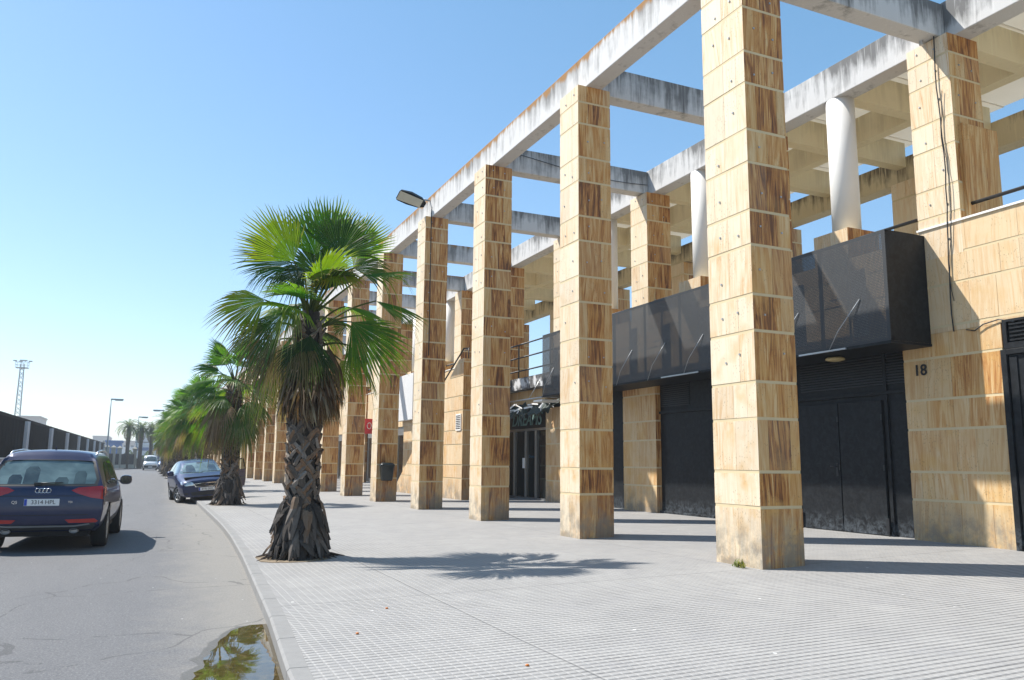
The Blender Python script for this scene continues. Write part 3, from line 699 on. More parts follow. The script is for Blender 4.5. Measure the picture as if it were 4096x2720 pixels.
# stair volume in front of the facade
st = empty('outside_stair'); st.parent = bld; st.location = (9.9-BX, 26.05, 0)
s_core = MB(); prof = [(0, 0), (0, 4.92), (.45, 4.92), (2.6, 3.62), (8.2, .2), (8.2, 0)]
for x in (.012, 1.28):
    P = [(x, a, b) for a, b in prof]; s_core.poly(P if x > 1 else P[::-1])
for (a, b), (c_, d_) in zip(prof, prof[1:]): s_core.poly([(.012, a, b), (.012, c_, d_), (1.28, c_, d_), (1.28, a, b)])
s_core.build('stair_core', MORTAR, st)
tl2 = MB(); rr = random.Random(5)
for r0, r1 in zip(ROWZ, ROWZ[1:]):
    if r0 >= 4.9: break
    b1 = min(r1, 4.92)
    yend = lambda z: 0.45+(4.92-z)/.61 if z < 4.92 else .45
    a = 0.0
    while a < yend(r0)-.05 and a < 8:
        b_ = a+rr.choice((.45, .6, .3)); tn = rr.uniform(0, .45); sd = rr.random()
        g = .003; za, zb = r0+GAP, b1
        # clip the stone against the sloping top
        pts = [(a+g, za), (min(b_, yend(za))-g, za)]
        if yend(zb) > b_: pts.append((b_-g, zb))
        else:
            if b_ < yend(za): pts.append((b_-g, max(za, 4.92-(b_-.45)*.61)))
            if yend(zb) > a: pts.append((yend(zb), zb))
        if yend(zb) > a: pts.append((a+g, zb))
        else: pts.append((a+g, max(za, 4.92-(a-.45)*.61)))
        if len(pts) > 2: tl2.poly([(0, p_, q_) for p_, q_ in pts][::-1], (tn, sd, .55))
        a = b_
clad(tl2, 's', .0, 0, 1.28, 0, 4.92, rr, (.5, 1), 0, [(.5,), (.3,)])
tl2.build('stone_wall', STONE, st, color=True)
m_ = MB(); m_.tube([(.5, 1.2, 5.36), (.4, .5, 5.36), (.1, .25, 5.3), (-.05, 1.9, 4.25), (-.05, 5.5, 2.1)], .028, 8); m_.tube([(.3, .3, 4.9), (.3, .3, 5.33)], .02, 6); m_.build('handrail', BLACK, st)
m_ = MB(); m_.box(-.035, 0, .12, .60, 2.42, 3.0)
v_ = m_.build('vent_frame', WHITE, st)
m_ = MB()
for k in range(8): m_.box(-.042, -.034, .16, .56, 2.48+k*.062, 2.51+k*.062)
m_.build('vent_slats', RUBBER, v_)
# DREAMS entrance
en = empty('shop_entrance'); en.parent = bld; en.location = (12.02-BX, 0, 0)
m_ = MB(); m_.box(.0, .05, 23.62, 28.5, .1, 3.30); m_.build('glass', DGLASS, en)
m_ = MB()
for yq in (23.62, 24.55, 25.35, 26.3): m_.box(-.06, 0, yq, yq+.07, .1, 2.45)
m_.box(-.06, 0, 23.6, 28, 2.42, 2.50); m_.box(-.06, 0, 23.6, 28, .08, .18); m_.box(-.06, 0, 23.6, 23.66, 2.4, 3.3)
m_.build('frame', ALU, en, bevel=.004)
m_ = MB(); m_.box(-.05, -.005, 23.68, 28.3, 2.505, 3.22); sg = m_.build('sign_board', BLACK, en)
TEAL = plain('faded_teal_paint', (.16, .27, .26), .6, noise=.3, scale=9)
text('sign_lettering', 'DREAMS', .62, (-.065, 25.30, 2.80), (R(90), 0, R(-90)), TEAL, en, .006, shear=.35, spacing=1.02, offset=.006)
text('door_lettering', 'Dreams', .14, (-.012, 24.95, 1.55), (R(90), 0, R(-90)), plain('blue_film', (.05, .13, .20), .4), en, .001, shear=.2)
m_ = MB(); m_.box(-.075, -.06, 25.36, 25.55, 1.15, 1.5); m_.build('notice', WHITE, en)
# torn awning above the entrance
aw = empty('torn_awning', (11.2, 22.9, 2.95), 0, 'torn dark green awning hanging in tatters above the shop sign', 'awning')
rng = random.Random(12)
CLOTH = plain('torn_green_cloth', (.035, .05, .042), .7, noise=.6, scale=9)
m_ = MB(); nx, ny = 9, 26; G = {}
for i in range(nx):
    for j in range(ny):
        x = .75-i*.10+rng.uniform(-.04, .04); y_ = j*.19-.55+rng.uniform(-.05, .05); z = .35-i*.055+rng.uniform(-.11, .11)+.07*math.sin(j*1.3)
        G[i, j] = m_.vert((x, y_, z))
for i in range(nx-1):
    for j in range(ny-1):
        if rng.random() < .82: m_.face((G[i, j], G[i+1, j], G[i+1, j+1], G[i, j+1]))
m_.build('cloth', CLOTH, aw)
m_ = MB()
for k in range(26):
    a = Vector((.05+rng.uniform(0, .4), rng.uniform(-.6, 4), .2+rng.uniform(-.15, .15))); d = Vector((rng.uniform(-.3, .1), rng.uniform(-.35, .35), rng.uniform(-.3, .1)))
    n_ = Vector((.0, .03, .05)); m_.poly([a, a+n_, a+d+n_, a+d])
m_.build('cloth_shreds', WHITE, aw)['kind'] = 'stuff'
m_ = MB(); m_.tube([(.0, -.55, .42), (.0, 4.2, .42)], .022, 8); m_.tube([(.0, .6, .42), (.5, .5, 1.3)], .012, 6); m_.tube([(.0, 2.9, .42), (.5, 2.8, 1.3)], .012, 6); m_.build('frame_tube', ALU, aw)
fl = MB(); fl.box(-.35, .25, -.85, -.25, 0, .06); o = fl.build('entrance_light', WHITE, None, (11.3, 22.9, 3.20), bevel=.01); tag(o, 'white box light fixed between the awning and the screen balcony', 'lamp')
# shopfront and white sign box further along
m_ = MB(); m_.box(12.0, 12.06, 33.4, YEND, .1, 3.1); bpart(m_, 'shop_windows', DGLASS)
yy = 33.0
while yy < YEND-1:
    m_ = MB()
    for q in (1.92, 3.2, 4.62): m_.box(11.95, 12.0, yy+q, yy+q+.06, .1, 2.8)
    m_.box(11.93, 12.0, yy+1.92, yy+4.68, 2.68, 3.09); m_.box(11.93, 12.0, yy+1.92, yy+4.68, .08, .2); yy += 4.68; bpart(m_, 'window_frame', ALU)
o = MB(); o.box(0, .24, 0, 2.7, 0, 2.25); o = o.build('sign_box', GREYW, None, (11.55, 37.2, 3.35), bevel=.01); tag(o, 'large blank white box sign hanging above a glass shopfront', 'sign')
rs = empty('shop_sign', (11.35, 45.5, 2.9), 0, 'small red and white projecting shop sign between two pillars', 'sign')
m_ = MB(); m_.box(0, .5, 0, .08, 0, .85); m_.build('panel', plain('red_sign', (.55, .02, .035), .4), rs)
m_ = MB(); m_.tube([(.25+.12*math.cos(a_), -.012, .45+.17*math.sin(a_)) for a_ in [2*math.pi*q/20 for q in range(21)]], .022, 6, cap=False); m_.build('emblem', WHITE, rs)

# cables on the nearest terrace pillar
def cable(name, pts, r, label, mat=BLACK, n=6):
    m_ = MB(); m_.tube(pts, r, n); o = m_.build(name, mat); return tag(o, label, 'cable')
rng = random.Random(3)
def hang(p0, p1, amp, n=18):
    out = []
    for i in range(n+1):
        t_ = i/n; p = Vector(p0).lerp(Vector(p1), t_); p.y += amp*math.sin(t_*9)+rng.uniform(-.012, .012); out.append(p)
    return out
cable('wall_cable', hang((11.835, 8.76, 8.9), (11.835, 8.80, 3.5), .03), .011, 'black cable hanging down the street face of the number 18 pillar')
cable('wall_cable', hang((11.84, 8.70, 7.6), (11.84, 8.76, 4.0), .05), .006, 'thinner loose wire beside the black cable on the number 18 pillar')
m_ = MB(); m_.tube([(11.78, 8.98, 8.55), (11.78, 8.98, 11)], .035, 10); tag(m_.build('vent_pipe', STEEL), 'grey pipe rising in the corner above the number 18 pillar', 'pipe')
cable('wall_wire', [(11.84, 8.6, 3.50), (11.83, 8.45, 3.46), (11.83, 8.3, 3.54), (11.84, 8.05, 3.58), (11.83, 7.8, 3.5)], .01, 'tangled wire running to the louvre over the right hand door')
cable('beam_cable', [(9.0+.5*i, 17.95-.20, 8.98-.16*math.sin(math.pi*i/8)) for i in range(-2, 7)], .008, 'black wire sagging along the third cross beam')
cable('pillar_cable', hang((7.34, 22.255, 8.9), (7.36, 22.245, 4.4), .0, 12), .014, 'thin black cable running down the front of the fourth pillar')
# floodlight on the outer beam
fl = empty('floodlight', (7.4, 22.45, 9.1), 0, 'black street floodlight fixed to the outer beam above the fourth pillar', 'floodlight')
m_ = MB(); m_.tube([(0, 0, -.2), (-.02, 0, .05), (-.25, -.02, .06)], .03, 10); m_.box(-.04, .06, -.05, .05, -.3, .05); m_.build('arm', STEEL, fl)
Mh = Matrix.Translation((-.62, -.02, -.02)) @ Matrix.Rotation(R(14), 4, 'Y') @ Matrix.Rotation(R(-32), 4, 'X')
m_ = MB(); hn = []
for i, (x, hw, hh) in enumerate([(-.46, .14, .02), (-.42, .2, .07), (-.1, .22, .17), (.25, .18, .15), (.42, .08, .07)]):
    hn.append([m_.vert(Mh @ Vector((x, sx_*hw, z))) for sx_, z in ((-1, 0), (-1, hh*.6), (-.6, hh), (.6, hh), (1, hh*.6), (1, 0))])
for a, b in zip(hn, hn[1:]):
    for k in range(5): m_.face((a[k], a[k+1], b[k+1], b[k]), sm=True)
m_.face(hn[0]); m_.face(hn[-1][::-1]); m_.build('housing', BLACK, fl)
m_ = MB(); m_.poly([Mh @ Vector(p) for p in ((-.44, -.17, -.003), (.30, -.15, -.003), (.30, .15, -.003), (-.44, .17, -.003))]); m_.build('lens', plain('lamp_lens', (.42, .42, .36), .2), fl)
# litter bin on the fifth pillar
bn = empty('litter_bin', (7.48, 26.93, .70), 0, 'black plastic litter bin fixed to the front of the fifth pillar', 'litter bin')
m_ = MB()
def rrect(hw, hd, z, r=.06):
    pts = []
    for cx, cy, a0 in ((hw-r, -hd+r, -90), (hw-r, hd-r, 0), (-hw+r, hd-r, 90), (-hw+r, -hd+r, 180)):
        for a in (0, 30, 60, 90): pts.append((cx+r*math.cos(R(a0+a)), cy+r*math.sin(R(a0+a))-.17, z))
    return pts
rings = [[m_.vert(p) for p in rrect(*a)] for a in ((.17, .12, 0), (.185, .13, .04), (.225, .15, .48), (.245, .165, .485), (.245, .165, .53), (.22, .14, .56), (.16, .1, .60))]
for a, b in zip(rings, rings[1:]):
    for k in range(16): m_.face((a[k], a[(k+1) % 16], b[(k+1) % 16], b[k]), sm=True)
m_.face(rings[0][::-1]); m_.face(rings[-1]); m_.build('body', plain('bin_plastic', (.012, .018, .018), .35), bn)
# weeds at the first pillar foot
wd = MB(); rng = random.Random(8)
for k in range(46):
    x = 7.25-rng.uniform(0, .08); y_ = 8.66+rng.uniform(-.09, .14); h_ = rng.uniform(.04, .13); a = rng.uniform(0, 6.28)
    dx, dy = math.cos(a), math.sin(a); cg = rng.choice(((.16, .20, .05), (.22, .24, .08), (.30, .28, .10)))
    wd.poly([(x, y_, -.002), (x+dx*.012, y_+dy*.012, h_*.5), (x+dx*.05, y_+dy*.05, h_), (x-dy*.02, y_+dx*.02, h_*.45)], cg)
tag(wd.build('weeds', LEAF, color=True), 'small tuft of green weeds at the foot of the nearest pillar', 'plant')

# ------------------------------------------------------------------ fan palms
GREENS = [(.075, .23, .02), (.11, .28, .02), (.05, .16, .02), (.17, .30, .02), (.03, .085, .03), (.20, .15, .09)]
YEL = (.26, .24, .03); DEADC = (.20, .125, .07)
def lerp3(a, b, t_): return tuple(a[i]+(b[i]-a[i])*t_ for i in range(3))
def fan(mb, H, A, Nn, r, spread, col, tip, rng, nseg=36, droop=.25, fold=.85, ragged=.05):
    A = Vector(A).normalized(); Nn = Vector(Nn); Nn = (Nn-A*Nn.dot(A)).normalized(); B = Nn.cross(A)
    H = Vector(H); dth = 2*R(spread)/nseg
    S = (0.0, .35, .64, .78, .90, 1.0); prev = None
    base_d = droop
    for i in range(nseg):
        th = -R(spread)+(i+.5)*dth; q = th/R(spread)
        d = (A*math.cos(th)+B*math.sin(th)-Nn*(.10+.10*abs(q))).normalized(); side = (B*math.cos(th)-A*math.sin(th))
        Ln = r*(1-.26*q*q)*rng.uniform(1-ragged, 1+ragged); dr = base_d*rng.uniform(.6, 1.5)+(rng.uniform(.5, 1.2) if rng.random() < .07 else 0)
        c0 = lerp3(col, (0, 0, 0), rng.uniform(-.18, .18)); tl = rng.uniform(.25, 1)
        ring = []
        for s in S:
            wv = s*Ln*math.tan(dth/2)*1.04 if s <= .64 else .64*Ln*math.tan(dth/2)*1.04*(1-((s-.64)/.36)**1.1)
            c = H+d*(s*Ln); e = max(0, s-.45); c = c+Vector((0, 0, -dr*e*e*Ln*2.2))
            wig = side*(rng.uniform(-.012, .012)*s)
            c = c+wig; ring.append((c-side*wv, c+Nn*(wv*fold), c+side*wv))
        for k in range(len(S)-1):
            t_ = S[k+1]; cc = lerp3(c0, tip, max(0, (t_-.5)*2)*tl)
            a, b = ring[k], ring[k+1]
            if k == 0: mb.poly([a[1], b[0], b[1]], cc, sm=False); mb.poly([a[1], b[1], b[2]], cc)
            elif k == len(S)-2: mb.poly([a[0], b[1], a[1]], cc); mb.poly([a[1], b[1], a[2]], cc)
            else: mb.poly([a[0], b[0], b[1], a[1]], cc); mb.poly([a[1], b[1], b[2], a[2]], cc)
def petiole(mb, p0, p1, bow, col=(.13, .16, .04)):
    p0, p1 = Vector(p0), Vector(p1); pts = [p0.lerp(p1, k/6)+Vector(bow)*(math.sin(math.pi*k/6)) for k in range(7)]
    mb.tube(pts, [.024-.0022*k for k in range(7)], 5, col)
def trunk(root, h, rng, rb=.25, rt=.2, lean=(0, 0)):
    mb = MB(); pts = []; rad = []
    for k in range(9):
        z = h*k/8-.05; pts.append((lean[0]*k/8, lean[1]*k/8, z)); rad.append((rb*(1.5 if k == 0 else 1.12 if k == 1 else 1) if k < 4 else rb+(rt-rb)*(k-3)/5)*.88)
    mb.tube(pts, rad, 14, (.035, .028, .022)); 
    # crossed leaf bases
    z = .62
    while z < h-.35:
        f = z/h; cx, cy = lean[0]*f, lean[1]*f; rr = (rb if f < .4 else rb+(rt-rb)*(f-.4)/.6)
        off = rng.uniform(0, 6.28)
        for q in range(8):
            ph = off+q*2*math.pi/8+rng.uniform(-.2, .2); sg = 1 if (q+int(z*9)) % 2 else -1
            c = rng.choice(((.17, .14, .115), (.13, .105, .085), (.23, .20, .175), (.20, .12, .07), (.09, .07, .055)))
            Lh = rng.uniform(.17, .34); wd = rng.uniform(.03, .058); prevp = None
            for k in range(5):
                t_ = k/4; a = ph+sg*(t_-.2)*.95; rad_ = rr+.012+.035*t_+(.03 if k == 4 and rng.random() < .4 else 0)
                zz = z+Lh*t_; n = Vector((math.cos(a), math.sin(a), 0)); tan = Vector((-math.sin(a), math.cos(a), 0))
                up_ = (tan*sg*.7+Vector((0, 0, .7))).normalized(); sd = up_.cross(n); ww = wd*(1-.45*t_*t_)
                p = Vector((cx, cy, zz))+n*rad_; cur = (p-sd*ww-n*.022, p+n*.012, p+sd*ww-n*.022)
                if prevp:
                    mb.poly([prevp[0], cur[0], cur[1], prevp[1]], c); mb.poly([prevp[1], cur[1], cur[2], prevp[2]], c)
                prevp = cur
            # broken end
            mb.poly([prevp[0], prevp[2], prevp[1]], (.05, .035, .025))
        z += .105
    for k in range(420):
        z_ = rng.uniform(.5, h-.3); a = rng.uniform(0, 6.283); n = Vector((math.cos(a), math.sin(a), 0)); r_ = rb+.03; p = n*r_+Vector((lean[0]*z_/h, lean[1]*z_/h, z_)); q = p+n*rng.uniform(.01, .06)+Vector((rng.uniform(-.05, .05), rng.uniform(-.05, .05), rng.uniform(-.16, .06)))
        tg = Vector((-math.sin(a), math.cos(a), 0))*.004; mb.poly([p-tg, q, p+tg], rng.choice(((.20, .15, .10), (.10, .075, .05), (.28, .22, .16))))
    mb.build('trunk', BARK, root, color=True)
    # shaggy foot of peeling bases
    mb = MB()
    for k in range(190):
        ph = rng.uniform(0, 6.283); z0 = rng.uniform(.36, .98)*(.85 if rng.random() < .5 else 1); r0 = rb*1.02; r1 = rng.uniform(.30, .53)*(1.18-.35*z0); Lz = rng.uniform(.28, .55)
        c = rng.choice(((.045, .036, .03), (.06, .05, .042), (.03, .024, .02), (.12, .10, .085), (.15, .10, .065), (.08, .065, .055)))
        wd = rng.uniform(.045, .085); tw = rng.uniform(-.5, .5); prevp = None; mid = rng.uniform(.6, .95)
        for q in range(5):
            t_ = q/4; a = ph+tw*t_; rad_ = r0+(r1-r0)*t_**mid; zz = max(.005, z0-Lz*t_+.05*math.sin(t_*3.1)); n = Vector((math.cos(a), math.sin(a), 0)); tan = Vector((-math.sin(a), math.cos(a), 0))
            ww = wd*(math.sin(math.pi*(.12+.82*t_))**.7)
            p = n*rad_+Vector((0, 0, zz)); cur = (p-tan*ww-n*.015, p+n*.012, p+tan*ww-n*.015)
            if prevp: mb.poly([prevp[0], cur[0], cur[1], prevp[1]], c); mb.poly([prevp[1], cur[1], cur[2], prevp[2]], c)
            prevp = cur
    for k in range(26):
        a = rng.uniform(0, 6.283); r0 = rng.uniform(.3, .5); r1 = r0+rng.uniform(.1, .28); mb.tube([(r0*math.cos(a), r0*math.sin(a), .06), (r1*math.cos(a+.1), r1*math.sin(a+.1), .012)], [.016, .004], 4, (.05, .035, .028))
    mb.build('shaggy_base', BARK, root, color=True)
def dead_skirt(root, c, rng, z1=3.15, z0=2.05, rmax=.5, n=420, off=(0, 0)):
    mb = MB()
    for k in range(n):
        ph = rng.uniform(0, 6.283); ra = rng.uniform(.08, .2); rb_ = rng.uniform(.18, rmax); zt = rng.uniform(z1-.6, z1); zb = z0+rng.uniform(-.05, .45)*(.4+rb_)
        wd = rng.uniform(.008, .022); cc = rng.choice(((.17, .10, .055), (.25, .17, .11), (.10, .06, .035), (.30, .22, .16), (.20, .105, .05), (.34, .28, .22)))
        pts = []
        for q in range(5):
            t_ = q/4; rad_ = ra+(rb_-ra)*math.sin(t_*1.45)/.99; a = ph+.15*math.sin(t_*3+k)
            pts.append(Vector((c[0]+off[0]*t_+rad_*math.cos(a)+rng.uniform(-.01, .01), c[1]+off[1]*t_+rad_*math.sin(a), zt+(zb-zt)*t_)))
        tan = Vector((-math.sin(ph), math.cos(ph), 0)); n_ = Vector((math.cos(ph), math.sin(ph), 0)); tw = rng.uniform(-1, 1); tan = (tan+n_*tw).normalized()
        for q in range(4):
            w0 = wd*(1 if q else .6); w1 = wd*(.0 if q == 3 else 1)
            if q == 3: mb.poly([pts[q]-tan*w0, pts[q+1], pts[q]+tan*w0], cc)
            else: mb.poly([pts[q]-tan*w0, pts[q+1]-tan*w1, pts[q+1]+tan*w1, pts[q]+tan*w0], cc)
    mb.build('dead_leaf_skirt', LEAF, root, color=True)

# nearest palm, crown arranged frond by frond as it grows
px, py_ = 2.20, 12.5
p1 = empty('fan_palm', (px, py_, -.085), 0, 'large fan palm nearest the camera with a shaggy base at the kerb', 'palm', 'fan palms along the kerb')
rng = random.Random(21)
los = Vector((px, py_, 0)).normalized(); SR = Vector((los.y, -los.x, 0)); TC = -los; ZZ = Vector((0, 0, 1))
trunk(p1, 3.75, rng, .215, .18, (-.02, .0))
dead_skirt(p1, (0, 0), rng, 3.2, 1.92, .56, 760, (SR.x*.07, SR.y*.07))
def S3(zx, zy, d): # crown sketch (cm-like units of the leaf study) to metres around the trunk axis
    return SR*((461+zx*.3676-700)/143)+ZZ*(3.92+.16+(674-(403+zy*.3676))/141)+TC*d
def ax3(ang, dep): return SR*math.cos(R(ang))*math.cos(R(dep))+ZZ*math.sin(R(ang))*math.cos(R(dep))+TC*math.sin(R(dep))
LV = [  # hastula x,y, depth, axis angle, axis depth, normal(face,up,right), r, spread, colour, tip, droop
 (660, 520, -.10, 100, -8, (1, .25, 0), 1.02, 46, 1, (.24, .34, .04), .04), (740, 500, -.05, 82, -5, (1, .25, 0), 1.02, 44, 0, (.26, .34, .04), .04), (860, 520, -.10, 60, 0, (1, .3, 0), .92, 46, 1, (.42, .42, .05), .06),
 (800, 540, .15, 72, 14, (1, .5, 0), .78, 56, 4, (.10, .16, .03), .1), (540, 590, .15, 128, 12, (1, .45, 0), .98, 46, 3, (.45, .42, .04), .06), (520, 580, -.15, 152, -6, (1, .5, 0), .96, 38, 2, (.26, .26, .05), .15),
 (500, 630, .1, 186, 10, (.6, .9, 0), .62, 46, 2, (.10, .12, .03), .7), (600, 640, .15, 200, 12, (.8, .6, 0), .58, 56, 4, (.10, .16, .03), .6), (900, 570, -.3, 30, -12, (1, .6, 0), .74, 52, 2, (.20, .14, .06), .45),
 (770, 660, .55, -75, 55, (.5, .9, 0), .56, 80, 3, (.42, .26, .04), .25), (960, 650, .15, 14, 10, (.35, 1, 0), .84, 40, 2, (.45, .48, .04), .18), (690, 640, -.15, 95, 0, (1, .3, 0), .72, 60, 4, (.10, .16, .03), .1),
 (380, 830, .10, 196, 8, (.9, .6, 0), .86, 50, 3, (.44, .30, .06), .3), (560, 870, .35, 240, 25, (.6, .4, -.5), .60, 38, 3, (.46, .44, .32), .6), (500, 900, .15, 222, 8, (.8, .6, 0), 1.08, 30, 2, (.20, .14, .08), .3),
 (1035, 800, .10, -12, 8, (.5, 1, 0), .86, 34, 2, (.30, .30, .05), .18), (890, 950, .30, -40, 10, (1, .3, .15), 1.05, 46, 2, (.26, .32, .03), .14), (860, 960, .1, 190, 0, (1, .4, 0), .25, 50, 2, (.10, .16, .03), .3),
 (655, 1050, .40, -98, 12, (1, .2, 0), .80, 46, 4, (.12, .13, .05), .10), (560, 1120, .05, 232, 0, (.8, .6, 0), .80, 38, 3, (.34, .32, .05), .35), (840, 1160, -.1, -52, -10, (.8, .6, 0), .52, 44, 3, (.42, .46, .04), .3),
 (600, 820, -.45, 170, -35, (.4, .9, 0), .85, 50, 0, (.24, .24, .05), .3), (860, 800, -.50, 8, -38, (.4, .9, 0), .85, 50, 0, (.24, .24, .05), .3), (420, 960, -.1, 236, -5, (.8, .5, 0), .70, 34, 5, (.30, .22, .14), .9), (480, 1060, .1, 244, 5, (.8, .5, 0), .74, 32, 5, (.36, .29, .2), .9),
 (960, 880, -.1, -22, -6, (.6, 1, 0), .56, 36, 3, (.55, .20, .03), .4), (560, 1000, -.3, 225, -20, (.4, .9, 0), .8, 44, 0, (.34, .26, .08), .5), (900, 1060, -.3, -44, -30, (.4, .9, 0), .8, 44, 2, (.24, .24, .05), .4)]
lm_ = MB()
for (hx, hy, dd, an, ad, nn, r_, sp_2, ci, tp, dr) in LV:
    H = S3(hx, hy, dd); base = Vector((-.02, 0, 3.60 if hy < 700 else 3.30 if hy < 1000 else 3.05)); A = ax3(an, ad); nv = TC*nn[0]+ZZ*nn[1]+SR*nn[2]
    petiole(lm_, base, H, ZZ*.10 if hy > 700 else ZZ*.02)
    fan(lm_, H, A, nv, r_*1.04, sp_2*1.25, GREENS[ci], tp, rng, 34, dr)
for k in range(9):  # fronds growing towards and away from the street, they give the crown its depth
    az = k*2.399; el = R(62-46*k/8); sd = 1 if k % 2 else -1
    D_ = (TC*sd+SR*.45*math.sin(az)).normalized(); d = (D_*math.cos(el)+ZZ*math.sin(el)).normalized(); H = Vector((0, 0, 3.62-.03*k))+d*.62; A = (D_*math.cos(el-.3)+ZZ*math.sin(el-.3)).normalized()
    petiole(lm_, (0, 0, 3.5), H, ZZ*.05); fan(lm_, H, A, ZZ*.8+TC*.5, .92, 56, GREENS[(k*3) % 5], (.30, .32, .04) if k % 3 else (.34, .22, .08), rng, 32, .15+.02*k)
for k in range(9):  # young spears and old half-dead fans in the heart of the crown
    a = k*2.4; H = Vector((math.cos(a)*.3, math.sin(a)*.3, 3.0+.035*k)); A = Vector((math.cos(a)*.6, math.sin(a)*.6, -.8)); petiole(lm_, (0, 0, 3.2), H, ZZ*.05, (.2, .15, .07))
    if k % 2: fan(lm_, H, A, ZZ+A*.0+Vector((math.cos(a), math.sin(a), 0)), .62, 50, rng.choice((DEADC, (.16, .15, .05))), (.26, .18, .11), rng, 22, .9)
lm_.build('fronds', LEAF, p1, color=True)
# other palms of the row: three generated crowns, each with its own trunk
def make_palm(seed, h=3.85, nl=34):
    rng = random.Random(seed); root = empty('fan_palm'); trunk(root, h, rng, .22, .18); dead_skirt(root, (0, 0), rng, h-.35, 1.95 if seed % 2 else 1.9, .45, 420)
    lm = MB()
    for k in range(nl):
        f = k/(nl-1); az = k*2.399+rng.uniform(-.3, .3); el = R(78-122*f**.85+rng.uniform(-8, 8)); pl = rng.uniform(.5, .72)+.1*f
        d = Vector((math.cos(az)*math.cos(el), math.sin(az)*math.cos(el), math.sin(el))); c0 = Vector((0, 0, h-.1-.75*f)); H = c0+d*pl+Vector((0, 0, .12 if f < .6 else -.02))
        e2 = el-R(10+26*f); A = Vector((math.cos(az)*math.cos(e2), math.sin(az)*math.cos(e2), math.sin(e2))); hz = Vector((math.cos(az), math.sin(az), 0))
        nv = ZZ*max(.15, math.cos(e2))+hz*max(0, -math.sin(e2))+Vector((rng.uniform(-.5, .5), rng.uniform(-.5, .5), 0))
        if f > .72 and rng.random() < .55: col, tp = rng.choice(((.22, .15, .08), (.30, .21, .14))), (.32, .24, .17)
        elif f > .45: col, tp = rng.choice(GREENS[:4]), rng.choice((YEL, (.30, .20, .08), (.36, .33, .22)))
        else: col, tp = rng.choice(GREENS[:3]), (.16, .22, .04)
        petiole(lm, c0, H, (0, 0, .05)); fan(lm, H, A, nv, rng.uniform(.82, 1.02), 68, col, tp, rng, 30, .12+.6*f)
    lm.build('fronds', LEAF, root, color=True); return root
GP = 'fan palms along the kerb'
protos = [make_palm(31), make_palm(44), make_palm(57)]
spots = [(2.55, 27.8, 0, .35, 1.06), (2.45, 40.5, 1, 1.2, 1.04), (2.3, 48.5, 2, 2.6, 1.08), (2.2, 57, 0, 4.0, 1.1), (2.2, 66, 1, 5.2, 1.1), (2.1, 76, 2, .7, 1.1), (2.1, 88, 0, 2.0, 1.1), (2.1, 102, 1, 3.3, 1.1)]
seen = set()
for n_, (x, y, pi_, rz, s) in enumerate(spots):
    o = protos[pi_] if pi_ not in seen else copy_tree(protos[pi_]); seen.add(pi_)
    o.location = (x, y, pz(x)); o.rotation_euler = (0, 0, rz); o.scale = (s, s, s)
    lb = ['second fan palm from the camera, in front of the open car door', 'third fan palm from the camera, just behind the parked dark blue car'][n_] if n_ < 2 else f'{ORD[n_+1]} fan palm from the camera in the row behind the parked car'
    tag(o, lb, 'palm', GP)
# tree pits
pit = MB()
for (x, y) in [(px-.08, py_)]+[(a, b) for a, b, *_ in spots]:
    pts = []
    for k in range(14):
        a = 2*math.pi*k/14; rr = .62+rng.uniform(-.08, .05); q = (x+max(-.52, min(.5, rr*math.cos(a))), y+.62*math.sin(a)*rng.uniform(.9, 1.1)); pts.append((q[0], q[1], pz(q[0])+.004))
    pit.poly(pts)
tag(pit.build('tree_pit_soil', SOIL), kind='structure')

# ------------------------------------------------------------------ vehicles
def paint(name, col):
    m, t, p = nodes(name); p.inputs['Base Color'].default_value = (*col, 1); p.inputs['Metallic'].default_value = .35; p.inputs['Roughness'].default_value = .38
    p.inputs['Coat Weight'].default_value = .6; p.inputs['Coat Roughness'].default_value = .03
    tc = N(t, 'ShaderNodeTexCoord'); nz = N(t, 'ShaderNodeTexNoise', Scale=4.0, Detail=8.0, Roughness=.7); L(t, tc.outputs['Object'], nz.inputs['Vector'])
    L(t, mix(t, mathn(t, 'MULTIPLY', mathn(t, 'SUBTRACT', nz.outputs['Fac'], .45, True), .12), col, (.25, .23, .2)), p.inputs['Base Color'])
    return m
NAVY = paint('navy_car_paint', (.002, .009, .055)); NAVY2 = paint('dusty_navy_paint', (.003, .010, .06)); REDC = paint('red_car_paint', (.50, .02, .06)); WVAN = paint('white_van_paint', (.75, .75, .75)); BVAN = paint('blue_truck_paint', (.02, .08, .25))
TRIM = plain('grey_lower_trim', (.05, .052, .055), .55, noise=.2); SILV = plain('silver_trim', (.55, .56, .57), .3, .7, noise=.05)
def car_glass():
    m, t, p = nodes('car_glass')
    tc = N(t, 'ShaderNodeTexCoord'); nz = N(t, 'ShaderNodeTexNoise', Scale=2.2, Detail=3.0); L(t, tc.outputs['Object'], nz.inputs['Vector'])
    L(t, ramp(t, nz.outputs['Fac'], [(.35, (.012, .017, .016)), (.65, (.06, .085, .08))]), p.inputs['Base Color'])
    p.inputs['Roughness'].default_value = .03; p.inputs['Specular IOR Level'].default_value = .9; p.inputs['Coat Weight'].default_value = .6
    return m
CGLASS = car_glass()
def pale_glass():
    m, t, p = nodes('windscreen_glass')
    tc = N(t, 'ShaderNodeTexCoord'); nz = N(t, 'ShaderNodeTexNoise', Scale=1.7, Detail=4.0, Distortion=.6); L(t, tc.outputs['Object'], nz.inputs['Vector'])
    L(t, ramp(t, nz.outputs['Fac'], [(.35, (.055, .085, .085)), (.65, (.17, .24, .235))]), p.inputs['Base Color'])
    p.inputs['Roughness'].default_value = .03; p.inputs['Specular IOR Level'].default_value = .9; p.inputs['Coat Weight'].default_value = .6
    return m
PGLASS = pale_glass()
